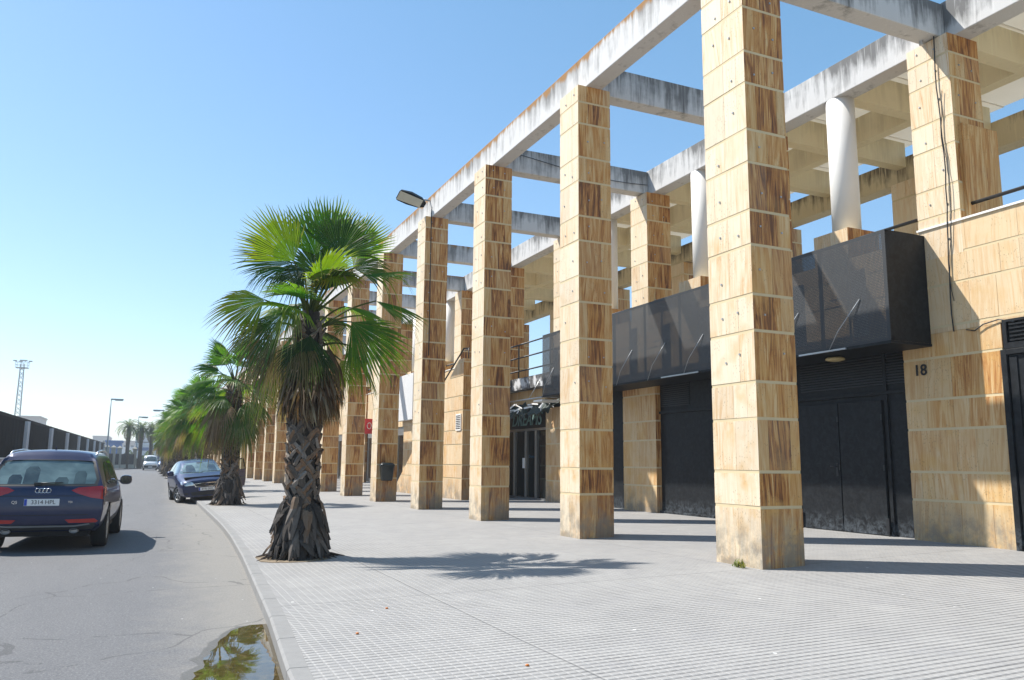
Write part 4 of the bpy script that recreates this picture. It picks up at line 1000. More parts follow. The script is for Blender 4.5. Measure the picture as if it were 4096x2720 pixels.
def car_body(stations, wheels, W, arch_r, wheel_z):
    """stations: (list of 9 (halfwidth, y, z)) from rear to front; half rows 0..5 side, 6,7 top, 8 centre. Returns verts, faces after subdivision with wheel arches cut"""
    V, F = [], []
    NS = len(stations); ring = []
    for st_ in stations:
        idx = []
        for (x, y, z) in st_[:8]: idx.append(len(V)); V.append((-x, y, z))
        idx.append(len(V)); V.append((0, st_[8][1], st_[8][2]))
        for (x, y, z) in reversed(st_[:8]): idx.append(len(V)); V.append((x, y, z))
        ring.append(idx)
    for a, b in zip(ring, ring[1:]):
        for k in range(16): F.append((a[k], b[k], b[k+1], a[k+1]))
    for ci, sgn in ((0, 1), (-1, -1)):
        rg = ring[ci]; st_ = stations[ci]; rows = []
        for j in range(5):
            x, y, z = st_[j]; row = [rg[j]]
            for fr in (.78, .42, 0, -.42, -.78):
                by = -.07*(1-fr*fr)*(1 if ci == 0 else -1); row.append(len(V)); V.append((-x*fr, y+by, z))
            row.append(rg[16-j]); rows.append(row)
        rows.append(rg[5:12])
        for a, b in zip(rows, rows[1:]):
            for k in range(6):
                q = (a[k], b[k], b[k+1], a[k+1]); F.append(q if ci else q[::-1])
    me = bpy.data.meshes.new('cage'); me.from_pydata(V, [], F); o = bpy.data.objects.new('cage', me); C.objects.link(o)
    md = o.modifiers.new('s', 'SUBSURF'); md.levels = 3; md.render_levels = 3
    dg = bpy.context.evaluated_depsgraph_get(); ev = bpy.data.meshes.new_from_object(o.evaluated_get(dg)); bpy.data.objects.remove(o)
    bm = bmesh.new(); bm.from_mesh(ev)
    bmesh.ops.recalc_face_normals(bm, faces=bm.faces[:])
    full = BVHTree.FromBMesh(bm)
    for wy in wheels:
        dele = []
        for f in bm.faces:
            c = f.calc_center_median()
            if abs(c.x) > .5 and math.hypot(c.y-wy, c.z-wheel_z) < arch_r: dele.append(f)
        bmesh.ops.delete(bm, geom=dele, context='FACES')
        for v in bm.verts:
            if v.is_boundary and abs(v.co.x) > .45:
                dy, dz = v.co.y-wy, v.co.z-wheel_z; d = math.hypot(dy, dz)
                if d < arch_r*1.16 and d > 1e-3 and v.co.z > wheel_z-.12: v.co.y = wy+dy/d*arch_r; v.co.z = wheel_z+dz/d*arch_r
    return bm, full
def finish(bm, name, mat, parent):
    me = bpy.data.meshes.new(name); bm.to_mesh(me); bm.free(); me.materials.append(mat)
    for p in me.polygons: p.use_smooth = True
    o = bpy.data.objects.new(name, me); C.objects.link(o); o.parent = parent; return o
def patch(name, pts, direction, bvh, mat, parent, off=.004, step=.06, x_is='x'):
    """project a flat outline onto the body. direction 'r' rear (x,z), 'f' front (x,z), 'R'/'L' side (y,z), 't' top (x,y)"""
    bm = bmesh.new(); vs = [bm.verts.new((p[0], 0, p[1])) for p in pts]; bm.faces.new(vs)
    a0, a1 = min(p[0] for p in pts), max(p[0] for p in pts); b0, b1 = min(p[1] for p in pts), max(p[1] for p in pts)
    k = a0+step
    while k < a1: bmesh.ops.bisect_plane(bm, geom=bm.verts[:]+bm.edges[:]+bm.faces[:], plane_co=(k, 0, 0), plane_no=(1, 0, 0)); k += step
    k = b0+step
    while k < b1: bmesh.ops.bisect_plane(bm, geom=bm.verts[:]+bm.edges[:]+bm.faces[:], plane_co=(0, 0, k), plane_no=(0, 0, 1)); k += step
    D = {'r': Vector((0, 1, 0)), 'f': Vector((0, -1, 0)), 'R': Vector((-1, 0, 0)), 'L': Vector((1, 0, 0)), 't': Vector((0, 0, -1))}[direction]
    dead = []
    for v in bm.verts:
        a, b = v.co.x, v.co.z
        o_ = {'r': Vector((a, -3, b)), 'f': Vector((a, 9, b)), 'R': Vector((4, a, b)), 'L': Vector((-4, a, b)), 't': Vector((a, b, 4))}[direction]
        hit = bvh.ray_cast(o_, D)
        if hit[0] is None: dead.append(v); continue
        v.co = hit[0]-D*off
    bmesh.ops.delete(bm, geom=dead, context='VERTS')
    if not bm.faces: bm.free(); return None
    bmesh.ops.recalc_face_normals(bm, faces=bm.faces[:])
    s_ = sum((f.normal.dot(-D) for f in bm.faces))
    if s_ < 0: bmesh.ops.reverse_faces(bm, faces=bm.faces[:])
    return finish(bm, name, mat, parent)
def wheel(parent, x, y, z, r, wd, side, spokes=10, steer=0, rimmat=None):
    wl = empty('wheel', (x, y, z), steer); wl.parent = parent
    M = Matrix.Rotation(R(90)*side, 4, 'Y'); rr = r
    m_ = MB(); m_.lathe([(rr*.66, -wd/2), (rr*.93, -wd/2), (rr, -wd*.36), (rr, wd*.36), (rr*.94, wd/2), (rr*.68, wd/2), (rr*.66, wd*.4)], 36, M); m_.build('tyre', RUBBER, wl)
    m_ = MB(); m_.lathe([(rr*.66, wd*.30), (rr*.66, wd*.46), (rr*.60, wd*.44), (rr*.59, wd*.1)], 36, M)
    for k in range(spokes):
        a = 2*math.pi*k/spokes; Ms = M @ Matrix.Rotation(a, 4, 'Z'); m_.box(rr*.08, rr*.63, -rr*.045, rr*.045, wd*.30, wd*.42, M=Ms)
    m_.lathe([(rr*.14, wd*.28), (rr*.14, wd*.44), (rr*.05, wd*.46)], 16, M); m_.build('rim', rimmat or ALU, wl)
    return wl
def plate(parent, body, loc, rot, size=.085):
    pl = empty('number_plate', loc); pl.rotation_euler = rot; pl.parent = parent
    m_ = MB(); m_.box(-.26, .26, -.004, .004, -.055, .055); m_.build('backing', PLATE, pl, bevel=.002)
    m_ = MB(); m_.box(-.256, -.216, -.0065, -.004, -.051, .051); m_.build('blue_band', PBLUE, pl)
    text('characters', body, size, (.022, -.006, 0), (R(90), 0, 0), INK, pl, .001, spacing=.98, offset=0)
    return pl
def mirror_part(parent, x, y, z, mat, s, glassdir=-1):
    mr = empty('wing_mirror', (x, y, z)); mr.parent = parent
    m_ = MB(); P = []
    for yy, k in ((-.045, .92), (0, 1), (.06, .85), (.10, .5)):
        P.append([m_.vert((s*(.12+.115*k*math.copysign(abs(math.cos(a))**.7, math.cos(a))), yy, .095*k*math.copysign(abs(math.sin(a))**.7, math.sin(a)))) for a in [2*math.pi*q/14 for q in range(14)]])
    for a, b in zip(P, P[1:]):
        for q in range(14): m_.face((a[q], a[(q+1) % 14], b[(q+1) % 14], b[q]), sm=True)
    m_.face(P[0]); m_.face(P[-1]); m_.box(min(0, s*.06), max(0, s*.06), -.02, .03, -.05, -.01); m_.build('housing', mat, mr)
    m_ = MB(); m_.poly([(s*(.12+.1*math.cos(a)), -.047, .078*math.sin(a)) for a in [2*math.pi*q/14 for q in range(14)]]); m_.build('mirror_glass', DGLASS, mr)
    return mr

# --- estate seen from behind ----------------------------------------------------------
def suv_station(y, hood=None, dy=(0,)*9, wk=1.0, zr=1.0):
    pass
def ST(rows): return rows
def body_rows(y, w=(.80, .90, .95, .935, .91, .75, .65, .36), z=(.30, .40, .66, .98, 1.04, 1.52, 1.62, 1.655), zc=1.665, dy=None):
    dy = dy or (0,)*9
    r = [(w[k], y+dy[k], z[k]) for k in range(8)]; r.append((0, y+dy[8], zc)); return r
def hoodz(f): return (.30, .40, .64, .88, .96+f, 1.00+f, 1.02+f, 1.035+f)
Ws = (.80, .90, .94, .925, .90, .69, .56, .30)
ST_SUV = [
 body_rows(0.0, (.76, .88, .925, .91, .88, .71, .62, .34), (.33, .42, .68, 1.01, 1.07, 1.49, 1.585, 1.61), 1.62, (.14, .03, .02, .05, .10, .46, .60, .62, .62)),
 body_rows(.22, (.80, .90, .94, .93, .905, .73, .64, .35), (.31, .41, .67, 1.0, 1.06, 1.51, 1.605, 1.635), 1.645, (0, 0, 0, 0, .02, .33, .44, .46, .46)),
 body_rows(.9), body_rows(1.5), body_rows(2.2), body_rows(2.9, dy=(0, 0, 0, 0, .05, -.10, -.12, -.12, -.12)),
 body_rows(3.25, z=(.30, .40, .65, .92, .99, 1.30, 1.40, 1.44), zc=1.45, dy=(0, 0, 0, 0, .1, -.12, -.12, -.12, -.12)),
 body_rows(3.62, (.80, .90, .94, .915, .86, .72, .56, .30), hoodz(.02), 1.06, (0, 0, 0, 0, .0, 0, .02, .04, .05)),
 body_rows(4.2, (.80, .89, .925, .88, .80, .66, .50, .28), (.28, .36, .62, .82, .90, .94, .96, .97), .975),
 body_rows(4.60, (.70, .80, .82, .78, .72, .60, .46, .26), (.26, .32, .55, .74, .80, .83, .85, .86), .865)]
def make_suv():
    root = empty('estate_car')
    bm, bvh = car_body(ST_SUV, (.93, 3.74), 1.9, .405, .355); finish(bm, 'body', NAVY, root)
    m_ = MB(); m_.box(-.70, .70, .25, 4.3, .24, .95); m_.box(-.82, .82, 1.40, 3.25, .24, .6); m_.build('underbody', RUBBER, root)
    patch('rear_window', [(-.66, 1.45), (-.77, 1.17), (-.75, 1.09), (.75, 1.09), (.77, 1.17), (.66, 1.45), (.3, 1.475), (-.3, 1.475)], 'r', bvh, PGLASS, root)
    patch('window_surround', [(-.70, 1.465), (-.82, 1.18), (-.80, 1.055), (.80, 1.055), (.82, 1.18), (.70, 1.465), (.3, 1.49), (-.3, 1.49)], 'r', bvh, BLACK, root, .002)
    patch('spoiler', [(-.66, 1.465), (-.61, 1.53), (.61, 1.53), (.66, 1.465), (.3, 1.487), (-.3, 1.487)], 'r', bvh, NAVY, root, .03)
    for s in (-1, 1):
        a = lambda P: [(s*x, z) for x, z in P]
        tl_ = patch('tail_light', a([(.42, .99), (.52, 1.035), (.88, 1.06), (.925, 1.0), (.915, .84), (.72, .87), (.50, .945)]), 'r', bvh, REDP, root, .010)
        dS = 'R' if s > 0 else 'L'
        patch('tail_light_side', [(.05, 1.045), (.05, .88), (.32, .94), (.40, 1.0), (.30, 1.04)], dS, bvh, REDP, root, .010)
        patch('reflector', a([(.36, .52), (.80, .53), (.86, .49), (.82, .465), (.42, .465)]), 'r', bvh, REDP, root, .006)
        patch('side_window', [(.62, 1.12), (.78, 1.37), (1.1, 1.455), (2.2, 1.48), (2.75, 1.43), (3.25, 1.20), (3.35, 1.09), (2.2, 1.07), (.9, 1.07)], dS, bvh, CGLASS, root)
        for yq in (1.42, 2.38):
            patch('window_pillar', [(yq, 1.05), (yq-.02, 1.485), (yq+.05, 1.485), (yq+.07, 1.05)], dS, bvh, BLACK, root, .008)
        patch('sill_trim', [(1.38, .44), (3.28, .44), (3.28, .33), (1.38, .33)], dS, bvh, TRIM, root, .006)
        patch('door_seam', [(1.40, 1.04), (1.412, 1.04), (1.30, .48), (1.288, .48)], dS, bvh, RUBBER, root, .004); patch('door_seam', [(2.36, 1.04), (2.372, 1.04), (2.372, .46), (2.36, .46)], dS, bvh, RUBBER, root, .004)
        for yq in (1.55, 2.5): patch('door_handle', [(yq, .93), (yq+.19, .93), (yq+.19, .955), (yq, .955)], dS, bvh, NAVY, root, .03)
        m_ = MB(); m_.tube([(s*.68, .80, 1.55), (s*.67, 1.0, 1.62), (s*.66, 1.8, 1.655), (s*.66, 2.5, 1.64), (s*.67, 2.75, 1.58)], .02, 8); m_.build('roof_rail', SILV, root)
        m_ = MB(); m_.lathe([(.062, 0), (.062, .08), (.052, .08), (.05, .02)], 20, Matrix.Translation((s*.50, .10, .335)) @ Matrix.Scale(.62, 4, (0, 0, 1)) @ Matrix.Scale(1.15, 4, (1, 0, 0)) @ Matrix.Rotation(R(90), 4, 'X')); m_.build('exhaust', plain('dull_chrome', (.25,.25,.26), .3, .9), root)
        mirror_part(root, s*.92, 2.98, 1.10, NAVY, s)
        wheel(root, s*.82, .93, .355, .355, .24, s); wheel(root, s*.82, 3.74, .355, .355, .24, s)
    patch('lower_bumper', [(-.80, .47), (-.62, .435), (.62, .435), (.80, .47), (.86, .30), (.6, .29), (-.6, .29), (-.86, .30)], 'r', bvh, TRIM, root, .008)
    patch('bumper_trim', [(-.72, .455), (-.5, .425), (.5, .425), (.72, .455), (.74, .435), (.5, .40), (-.5, .40), (-.74, .435)], 'r', bvh, plain('matt_grey_trim', (.22, .225, .235), .5), root, .014)
    patch('tailgate_seam', [(-.84, .905), (.84, .905), (.84, .895), (-.84, .895)], 'r', bvh, RUBBER, root, .002)
    patch('tailgate_seam', [(-.70, .60), (.70, .60), (.70, .588), (-.70, .588)], 'r', bvh, RUBBER, root, .002)
    h = bvh.ray_cast(Vector((0, -3, .80)), Vector((0, 1, 0)))[0]
    plate(root, '3314 HPL', (0, h.y-.010, .80), (R(3), 0, 0), .092)
    h = bvh.ray_cast(Vector((0, -3, .99)), Vector((0, 1, 0)))[0]; em = empty('emblem', (0, h.y-.008, .985)); em.parent = root
    for k in (-1.5, -.5, .5, 1.5):
        m_ = MB(); m_.tube([(k*.054+.036*math.cos(a), 0, .036*math.sin(a)) for a in [2*math.pi*q/24 for q in range(25)]], .0055, 6, cap=False); m_.build('ring', CHROME, em)
    for xx, bd, sz, zz in ((-.40, 'Q5', .065, .80), (.42, 'TDI', .042, .80)):
        h = bvh.ray_cast(Vector((xx, -3, zz)), Vector((0, 1, 0)))[0]; text('badge', bd, sz, (xx, h.y-.01, zz), (R(92), 0, R(0)), CHROME, root, .003, offset=.001)
    wp = empty('wiper', (0, 0, 0)); wp.parent = root
    h1 = bvh.ray_cast(Vector((-.1, -3, 1.10)), Vector((0, 1, 0)))[0]; h2 = bvh.ray_cast(Vector((.28, -3, 1.115)), Vector((0, 1, 0)))[0]
    m_ = MB(); m_.tube([h1+Vector((0, -.03, 0)), h2+Vector((0, -.025, 0))], [.016, .007], 6); m_.box(-.15, -.05, h1.y-.04, h1.y-.005, 1.075, 1.115); m_.build('arm', BLACK, wp)
    m_ = MB(); m_.tube([(0, 1.0, 1.62), (0, .95, 1.72)], [.02, .005], 6); m_.build('antenna', NAVY, root)
    # head restraints and mirror seen through the rear glass
    m_ = MB()
    for xx in (-.32, .36): 
        m_.box(xx-.13, xx+.13, 0, .02, 1.11, 1.25)
    o_ = []
    for xx, zt, wv in ((-.22, 1.37, .11), (.52, 1.30, .09), (-.45, 1.24, .10), (.25, 1.20, .10)):
        patch('head_restraint', [(xx-wv, 1.095), (xx-wv, zt-.05), (xx-wv*.6, zt), (xx+wv*.6, zt), (xx+wv, zt-.05), (xx+wv, 1.095)], 'r', bvh, CGLASS, root, .0055)
    return root
suv = make_suv()
suv.location = (-1.50, 15.75, ROADZ); suv.rotation_euler = (0, 0, R(-3.0)); suv.scale = (1, 1, 1.03)
tag(suv, 'dark blue estate car seen from behind with plate 3314 HPL, driving away', 'car')

# --- hatchback facing the camera ------------------------------------------------------
def hb(y, w, z, zc, dy=None):
    dy = dy or (0,)*9
    return [(w[k], y+dy[k], z[k]) for k in range(8)]+[(0, y+dy[8], zc)]
WH = (.76, .86, .89, .88, .85, .65, .54, .28)
ST_HB = [
 hb(0, (.70, .80, .84, .82, .79, .58, .48, .26), (.30, .38, .62, .90, .97, 1.28, 1.34, 1.36), 1.365, (.12, .02, 0, .04, .10, .42, .5, .52, .52)),
 hb(.25, WH, (.26, .36, .60, .90, .97, 1.33, 1.41, 1.435), 1.44, (0, 0, 0, 0, 0, .3, .34, .34, .34)),
 hb(.9, WH, (.24, .34, .58, .90, .96, 1.36, 1.44, 1.47), 1.475), hb(1.6, WH, (.24, .34, .58, .90, .96, 1.37, 1.45, 1.48), 1.485),
 hb(2.3, WH, (.24, .34, .58, .90, .96, 1.34, 1.42, 1.45), 1.46, (0, 0, 0, 0, 0, 0, .02, .04, .05)),
 hb(2.85, WH, (.24, .34, .58, .90, .96, 1.16, 1.22, 1.25), 1.26, (0, 0, 0, 0, .05, -.05, -.03, 0, .02)),
 hb(3.35, (.76, .86, .89, .86, .80, .66, .52, .28), (.24, .34, .58, .84, .90, .95, .97, .985), .99, (0, 0, 0, 0, 0, -.02, .0, .03, .05)),
 hb(3.95, (.74, .84, .87, .82, .74, .62, .48, .26), (.22, .30, .55, .73, .80, .85, .87, .885), .89),
 hb(4.30, (.62, .72, .76, .74, .68, .56, .44, .24), (.20, .28, .50, .64, .70, .73, .75, .76), .765)]
def make_hatch(lod=0, mat=None, glass=None, plate_txt=None):
    root = empty('hatchback_car' if not lod else 'small_car'); mat = mat or NAVY2
    bm, bvh = car_body(ST_HB, (.80, 3.44), 1.8, .36, .31); finish(bm, 'body', mat, root)
    m_ = MB(); m_.box(-.66, .66, .25, 4.05, .20, .88); m_.box(-.78, .78, 1.2, 3.04, .2, .56); m_.build('underbody', RUBBER, root)
    patch('windscreen', [(-.55, 1.385), (-.70, 1.06), (-.71, .99), (.71, .99), (.70, 1.06), (.55, 1.385), (.25, 1.415), (-.25, 1.415)], 'f', bvh, PGLASS, root, .005)
    patch('rear_window', [(-.55, 1.30), (-.66, 1.05), (.66, 1.05), (.55, 1.30)], 'r', bvh, CGLASS, root, .005)
    for s in (-1, 1):
        dS = 'R' if s > 0 else 'L'; a = lambda P: [(s*x, z) for x, z in P]
        patch('headlight', a([(.40, .60), (.42, .68), (.52, .745), (.70, .775), (.79, .74), (.80, .64), (.66, .59)]), 'f', bvh, plain('headlight_glass', (.50, .52, .53), .06, .5, noise=.6, scale=16, coat=1), root, .008)
        patch('side_window', [(.62, 1.04), (.75, 1.24), (1.0, 1.35), (2.1, 1.37), (2.6, 1.24), (2.98, 1.02), (1.8, .985)], dS, bvh, CGLASS, root)
        patch('window_pillar', [(1.50, .97), (1.48, 1.39), (1.56, 1.39), (1.60, .97)], dS, bvh, mat, root, .008)
        patch('side_moulding', [(1.2, .52), (3.02, .52), (3.02, .47), (1.2, .47)], dS, bvh, BLACK, root, .010)
        for yq in (1.62, 2.62): patch('door_seam', [(yq, 1.0), (yq+.01, 1.0), (yq+.01, .30), (yq, .30)], dS, bvh, RUBBER, root, .003)
        patch('door_handle', [(1.72, .88), (1.92, .88), (1.92, .905), (1.72, .905)], dS, bvh, mat, root, .028)
        patch('tail_light', a([(.62, .92), (.64, 1.15), (.76, 1.02), (.80, .88)]), 'r', bvh, REDP, root, .008)
        mirror_part(root, s*.86, 2.62, 1.02, mat, s) if not lod else None
        wheel(root, s*.77, .80, .31, .31, .20, s, 7); wheel(root, s*.77, 3.44, .31, .31, .20, s, 7, steer=R(22) if not lod else 0)
    g = [(-.42, .645), (-.36, .535), (.36, .535), (.42, .645), (.2, .665), (-.2, .665)]
    patch('grille_surround', g, 'f', bvh, CHROME, root, .010)
    patch('grille', [(x*.93, .60+(z-.60)*.78) for x, z in g], 'f', bvh, BLACK, root, .016)
    patch('lower_grille', [(-.52, .37), (-.46, .25), (.46, .25), (.52, .37)], 'f', bvh, BLACK, root, .010)
    for s in (-1, 1): patch('fog_light', [(s*.60, .36), (s*.72, .36), (s*.72, .30), (s*.60, .30)], 'f', bvh, BLACK, root, .010)
    h = bvh.ray_cast(Vector((0, 9, .60)), Vector((0, -1, 0)))[0]
    m_ = MB(); m_.lathe([(.075, 0), (.07, .012)], 28, Matrix.Translation((0, h.y+.016, .605)) @ Matrix.Scale(.42, 4, (0, 0, 1)) @ Matrix.Rotation(R(-90), 4, 'X')); e_ = m_.build('emblem', CHROME, root)
    m_ = MB(); m_.lathe([(.062, 0), (.06, .004)], 28, Matrix.Translation((0, h.y+.030, .605)) @ Matrix.Scale(.38, 4, (0, 0, 1)) @ Matrix.Rotation(R(-90), 4, 'X')); m_.build('emblem_face', NAVY2, root)
    if plate_txt:
        h = bvh.ray_cast(Vector((0, 9, .45)), Vector((0, -1, 0)))[0]; plate(root, plate_txt, (0, h.y+.02, .455), (0, 0, R(180)), .085)
        for x0, x1 in ((-.62, .02), (0, .62)):
            pts = []
            for k in range(6):
                xx = x0+(x1-x0)*k/5; hh = bvh.ray_cast(Vector((xx, 9, 1.005+.035*k/5)), Vector((0, -1, 0)))[0]
                if hh: pts.append(hh+Vector((0, .02, 0)))
            m_ = MB(); m_.tube(pts, .010, 5); m_.build('wiper', BLACK, root)
        hh = bvh.ray_cast(Vector((0, 9, 1.36)), Vector((0, -1, 0)))[0]
        patch('cabin_mirror', [(-.11, 1.315), (-.10, 1.355), (.10, 1.355), (.11, 1.315)], 'f', bvh, BLACK, root, .007)
        for xx in (-.36, .36): patch('seat_back', [(xx-.16, 1.0), (xx-.14, 1.20), (xx-.09, 1.28), (xx+.09, 1.28), (xx+.14, 1.20), (xx+.16, 1.0)], 'f', bvh, CGLASS, root, .0065)
        m_ = MB(); m_.tube([(0, 1.9, 1.46), (0, 1.55, 1.78)], [.008, .003], 5); m_.build('antenna', BLACK, root)
        # opened front door on the kerb side
        dr = empty('open_door', (-.86, 2.62, 0), R(-55)); dr.parent = root
        P = [(0, .36), (0, .97), (-.25, 1.18), (-.52, 1.37), (-.98, 1.36), (-1.04, .97), (-1.02, .55), (-.95, .34)]
        m_ = MB()
        lo_ = [P[0], P[1], P[5], P[6], P[7]]
        for xo in (-.03, .035):
            q = [(xo+.03*math.sin(3*z), y_, z) for y_, z in lo_]; m_.poly(q if xo > 0 else q[::-1])
        n_ = len(lo_)
        for k in range(n_):
            a, b = lo_[k], lo_[(k+1) % n_]; m_.poly([(-.03+.03*math.sin(3*a[1]), *a), (-.03+.03*math.sin(3*b[1]), *b), (.035+.03*math.sin(3*b[1]), *b), (.035+.03*math.sin(3*a[1]), *a)])
        m_.build('door_panel', NAVY2, dr)
        m_ = MB(); m_.tube([(0, 0, .97), (.02, -.25, 1.17), (.03, -.52, 1.36), (.03, -.96, 1.36), (0, -1.04, .97)], .028, 8); m_.build('window_frame', BLACK, dr)
        gm, gt, gp = nodes('clear_door_glass'); tr_ = N(gt, 'ShaderNodeBsdfTransparent'); tr_.inputs[0].default_value = (.70, .78, .74, 1); gp.inputs['Base Color'].default_value = (.05, .07, .06, 1); gp.inputs['Roughness'].default_value = .03
        ms_ = N(gt, 'ShaderNodeMixShader'); ms_.inputs[0].default_value = .72; L(gt, gp.outputs[0], ms_.inputs[1]); L(gt, tr_.outputs[0], ms_.inputs[2]); L(gt, ms_.outputs[0], gt.nodes['Material Output'].inputs[0])
        m_ = MB(); m_.poly([(0, -.02, .97), (.02, -.25, 1.16), (.03, -.52, 1.35), (.03, -.96, 1.35), (0, -1.02, .97)]); m_.build('window_glass', gm, dr)
        m_ = MB(); m_.box(-.045, -.03, -.95, -.2, .62, .68); m_.box(-.05, -.03, -.30, -.12, .82, .86); m_.build('inner_handle', TRIM, dr)
    return root
ford = make_hatch(0, NAVY2, None, '8192 DKK')
ford.rotation_euler = (0, R(5.2), R(184)); ford.location = (1.86, 35.55, ROADZ+.075); ford.scale = (1.04, 1.0, 1.03)
tag(ford, 'dark blue hatchback with plate 8192 DKK parked facing the camera, its door open', 'car')
rc = make_hatch(1, REDC)
rc.location = (-2.9, 66, ROADZ); tag(rc, 'red car half hidden beyond the estate car on the road ahead', 'car')

# --- vans far down the road ----------------------------------------------------------
VZ = lambda f: (.35, .42, .75, 1.05, 1.20, 1.85, 2.10, 2.18)
WV = (.86, .96, .99, .98, .97, .90, .80, .45)
ST_VAN = [hb(0, WV, VZ(0), 2.20, (.05, 0, 0, 0, 0, .04, .06, .06, .06)), hb(.3, WV, VZ(0), 2.22), hb(1.5, WV, VZ(0), 2.22), hb(2.8, WV, VZ(0), 2.22), hb(3.7, WV, (.35, .42, .75, 1.05, 1.20, 1.85, 2.08, 2.15), 2.18),
 hb(4.25, (.86, .95, .98, .96, .93, .82, .7, .4), (.35, .42, .75, 1.02, 1.16, 1.55, 1.72, 1.78), 1.80, (0, 0, 0, 0, 0, 0, .02, .04, .05)), hb(4.75, (.84, .93, .96, .92, .86, .74, .6, .35), (.32, .4, .72, .95, 1.08, 1.16, 1.2, 1.22), 1.23),
 hb(5.05, (.78, .86, .9, .88, .8, .68, .54, .3), (.3, .38, .68, .86, .95, 1.0, 1.03, 1.05), 1.055)]
def make_van(mat, nm):
    root = empty(nm); bm, bvh = car_body(ST_VAN, (.95, 4.15), 2, .40, .34); finish(bm, 'body', mat, root)
    m_ = MB(); m_.box(-.75, .75, .3, 4.7, .3, 1.0); m_.build('underbody', RUBBER, root)
    patch('windscreen', [(-.76, 1.98), (-.84, 1.30), (.84, 1.30), (.76, 1.98), (0, 2.03)], 'f', bvh, CGLASS, root, .006)
    patch('front_bumper', [(-.9, .72), (.9, .72), (.86, .36), (-.86, .36)], 'f', bvh, BLACK, root, .012)
    for s in (-1, 1):
        patch('headlight', [(s*.58, .80), (s*.6, 1.0), (s*.84, 1.04), (s*.88, .84)], 'f', bvh, SILV, root, .012)
        patch('side_window', [(3.5, 1.25), (3.5, 1.85), (4.05, 1.80), (4.5, 1.30)], 'R' if s > 0 else 'L', bvh, CGLASS, root, .006)
        mirror_part(root, s*.96, 4.3, 1.45, BLACK, s, 1)
        wheel(root, s*.86, .95, .34, .34, .22, s, 5); wheel(root, s*.86, 4.15, .34, .34, .22, s, 5)
    m_ = MB(); m_.box(-.26, .26, 0, .01, -.055, .055); m_.build('number_plate', PLATE, root, (0, 5.12, .5)); return root
van = make_van(WVAN, 'white_van'); van.location = (.90, 134, ROADZ); van.rotation_euler = (0, 0, R(180)); tag(van, 'white van with black bumper facing the camera at the far end of the road', 'van')
v2 = make_van(BVAN, 'blue_truck'); v2.location = (2.95, 140, ROADZ); v2.rotation_euler = (0, 0, R(180)); tag(v2, 'blue truck half hidden behind the white van', 'truck')
m_ = MB(); m_.box(-1.05, 1.05, -.2, 3.2, 1.0, 2.7); m_.build('cargo_box', BVAN, v2, bevel=.02)

# ------------------------------------------------------------------ left fence, masts, background
def fx(y): return -7.5+.0057*(y-52.8)
FENCE = plain('dark_brown_fence_sheet', (.022, .018, .016), .95, noise=.3, scale=1.5, spec=.05)
fence = empty('sheet_fence', (fx(40), 40, 0), 0, 'long dark brown sheet fence on a low wall left of the road', 'fence')
Mf = Matrix.Rotation(-math.atan(.0057), 4, 'Z')
LEN = 128; k = 0; m_ = MB()
def ft(s): return 3.92+.0032*max(0, s-12)
s = -30.0
while s < LEN:
    d = .03 if k % 2 else 0
    z0_ = ft(s)
    m_.box(-.04-d*.3, -d*.3, s, s+.6, 1.37, z0_, M=Mf); k += 1; s += .6
m_.build('sheets', FENCE, fence)
m_ = MB(); s = -30.0
while s < LEN: m_.box(-.09, .03, s, s+3.99, ft(s)-.16, ft(s)+.02, M=Mf); s += 4
m_.build('top_rail', plain('brown_rail', (.045, .038, .034), .95, spec=.05), fence)
m_ = MB(); m_.box(-.25, .12, -30, LEN, -.25, 1.30, M=Mf); m_.build('low_wall', plain('pink_grey_render', (.42, .385, .40), .9, noise=.1), fence)
m_ = MB(); m_.box(-.28, .16, -30, LEN, 1.302, 1.365, M=Mf); m_.build('coping', WHITE, fence)
fence2 = MB(); s = 23.0; 
while s < LEN:
    fence2 = MB(); fence2.box(.02, .22, s-.26, s+.22, 1.37, ft(s)-.16, M=Mf); fence2.box(.02, .30, s+.10, s+.16, 1.37, ft(s)-.16, M=Mf)
    fence2.build('post', plain('post_grey', (.62, .62, .64), .7, noise=.08) if s < 24 else bpy.data.materials['post_grey'], fence); s += 14.6
for i in range(2):
    pass
# floodlight mast
mast = empty('lattice_mast', (-18.9, 150, -.2), 0, 'tall slender lattice floodlight mast behind the dark fence', 'mast')
m_ = MB(); H_ = 16.6
def mw(z): return .62-.28*z/H_
for sx_, sy_ in ((-1, -1), (1, -1), (1, 1), (-1, 1)): m_.tube([(sx_*mw(0)*.75, sy_*mw(0)*.75, 0), (sx_*mw(H_)*.75, sy_*mw(H_)*.75, H_)], .05, 5)
z = 0.0; k = 0
while z < H_-.7:
    a, b = mw(z)*.75, mw(z+.7)*.75
    for q in range(4):
        c = [(-1, -1), (1, -1), (1, 1), (-1, 1)]; p, r_ = c[q], c[(q+1) % 4]
        if k % 2: p, r_ = r_, p
        m_.tube([(p[0]*a, p[1]*a, z), (r_[0]*b, r_[1]*b, z+.7)], .045, 4, cap=False)
    z += .7; k += 1
m_.build('lattice', STEEL, mast)
m_ = MB(); m_.box(-.85, .85, -.85, .85, 15.9, 16.0)
for z in (16.4, 16.85):
    for a in (-.85, .85): m_.tube([(a, -.85, z), (a, .85, z)], .03, 4); m_.tube([(-.85, a, z), (.85, a, z)], .03, 4)
for a in (-.85, 0, .85):
    for b in (-.85, .85): m_.tube([(a, b, 16), (a, b, 16.9)], .03, 4)
m_.build('platform', STEEL, mast)
for a, b in ((-1.05, 0), (1.1, 0), (0, -.9), (-.4, .9), (.5, -.9)):
    m_ = MB(); m_.box(a-.26, a+.26, b-.2, b+.2, 17.0, 17.16, M=None); m_.tube([(a*.8, b*.8, 16.85), (a, b, 17.02)], .04, 5); m_.build('floodlight', STEEL, mast)
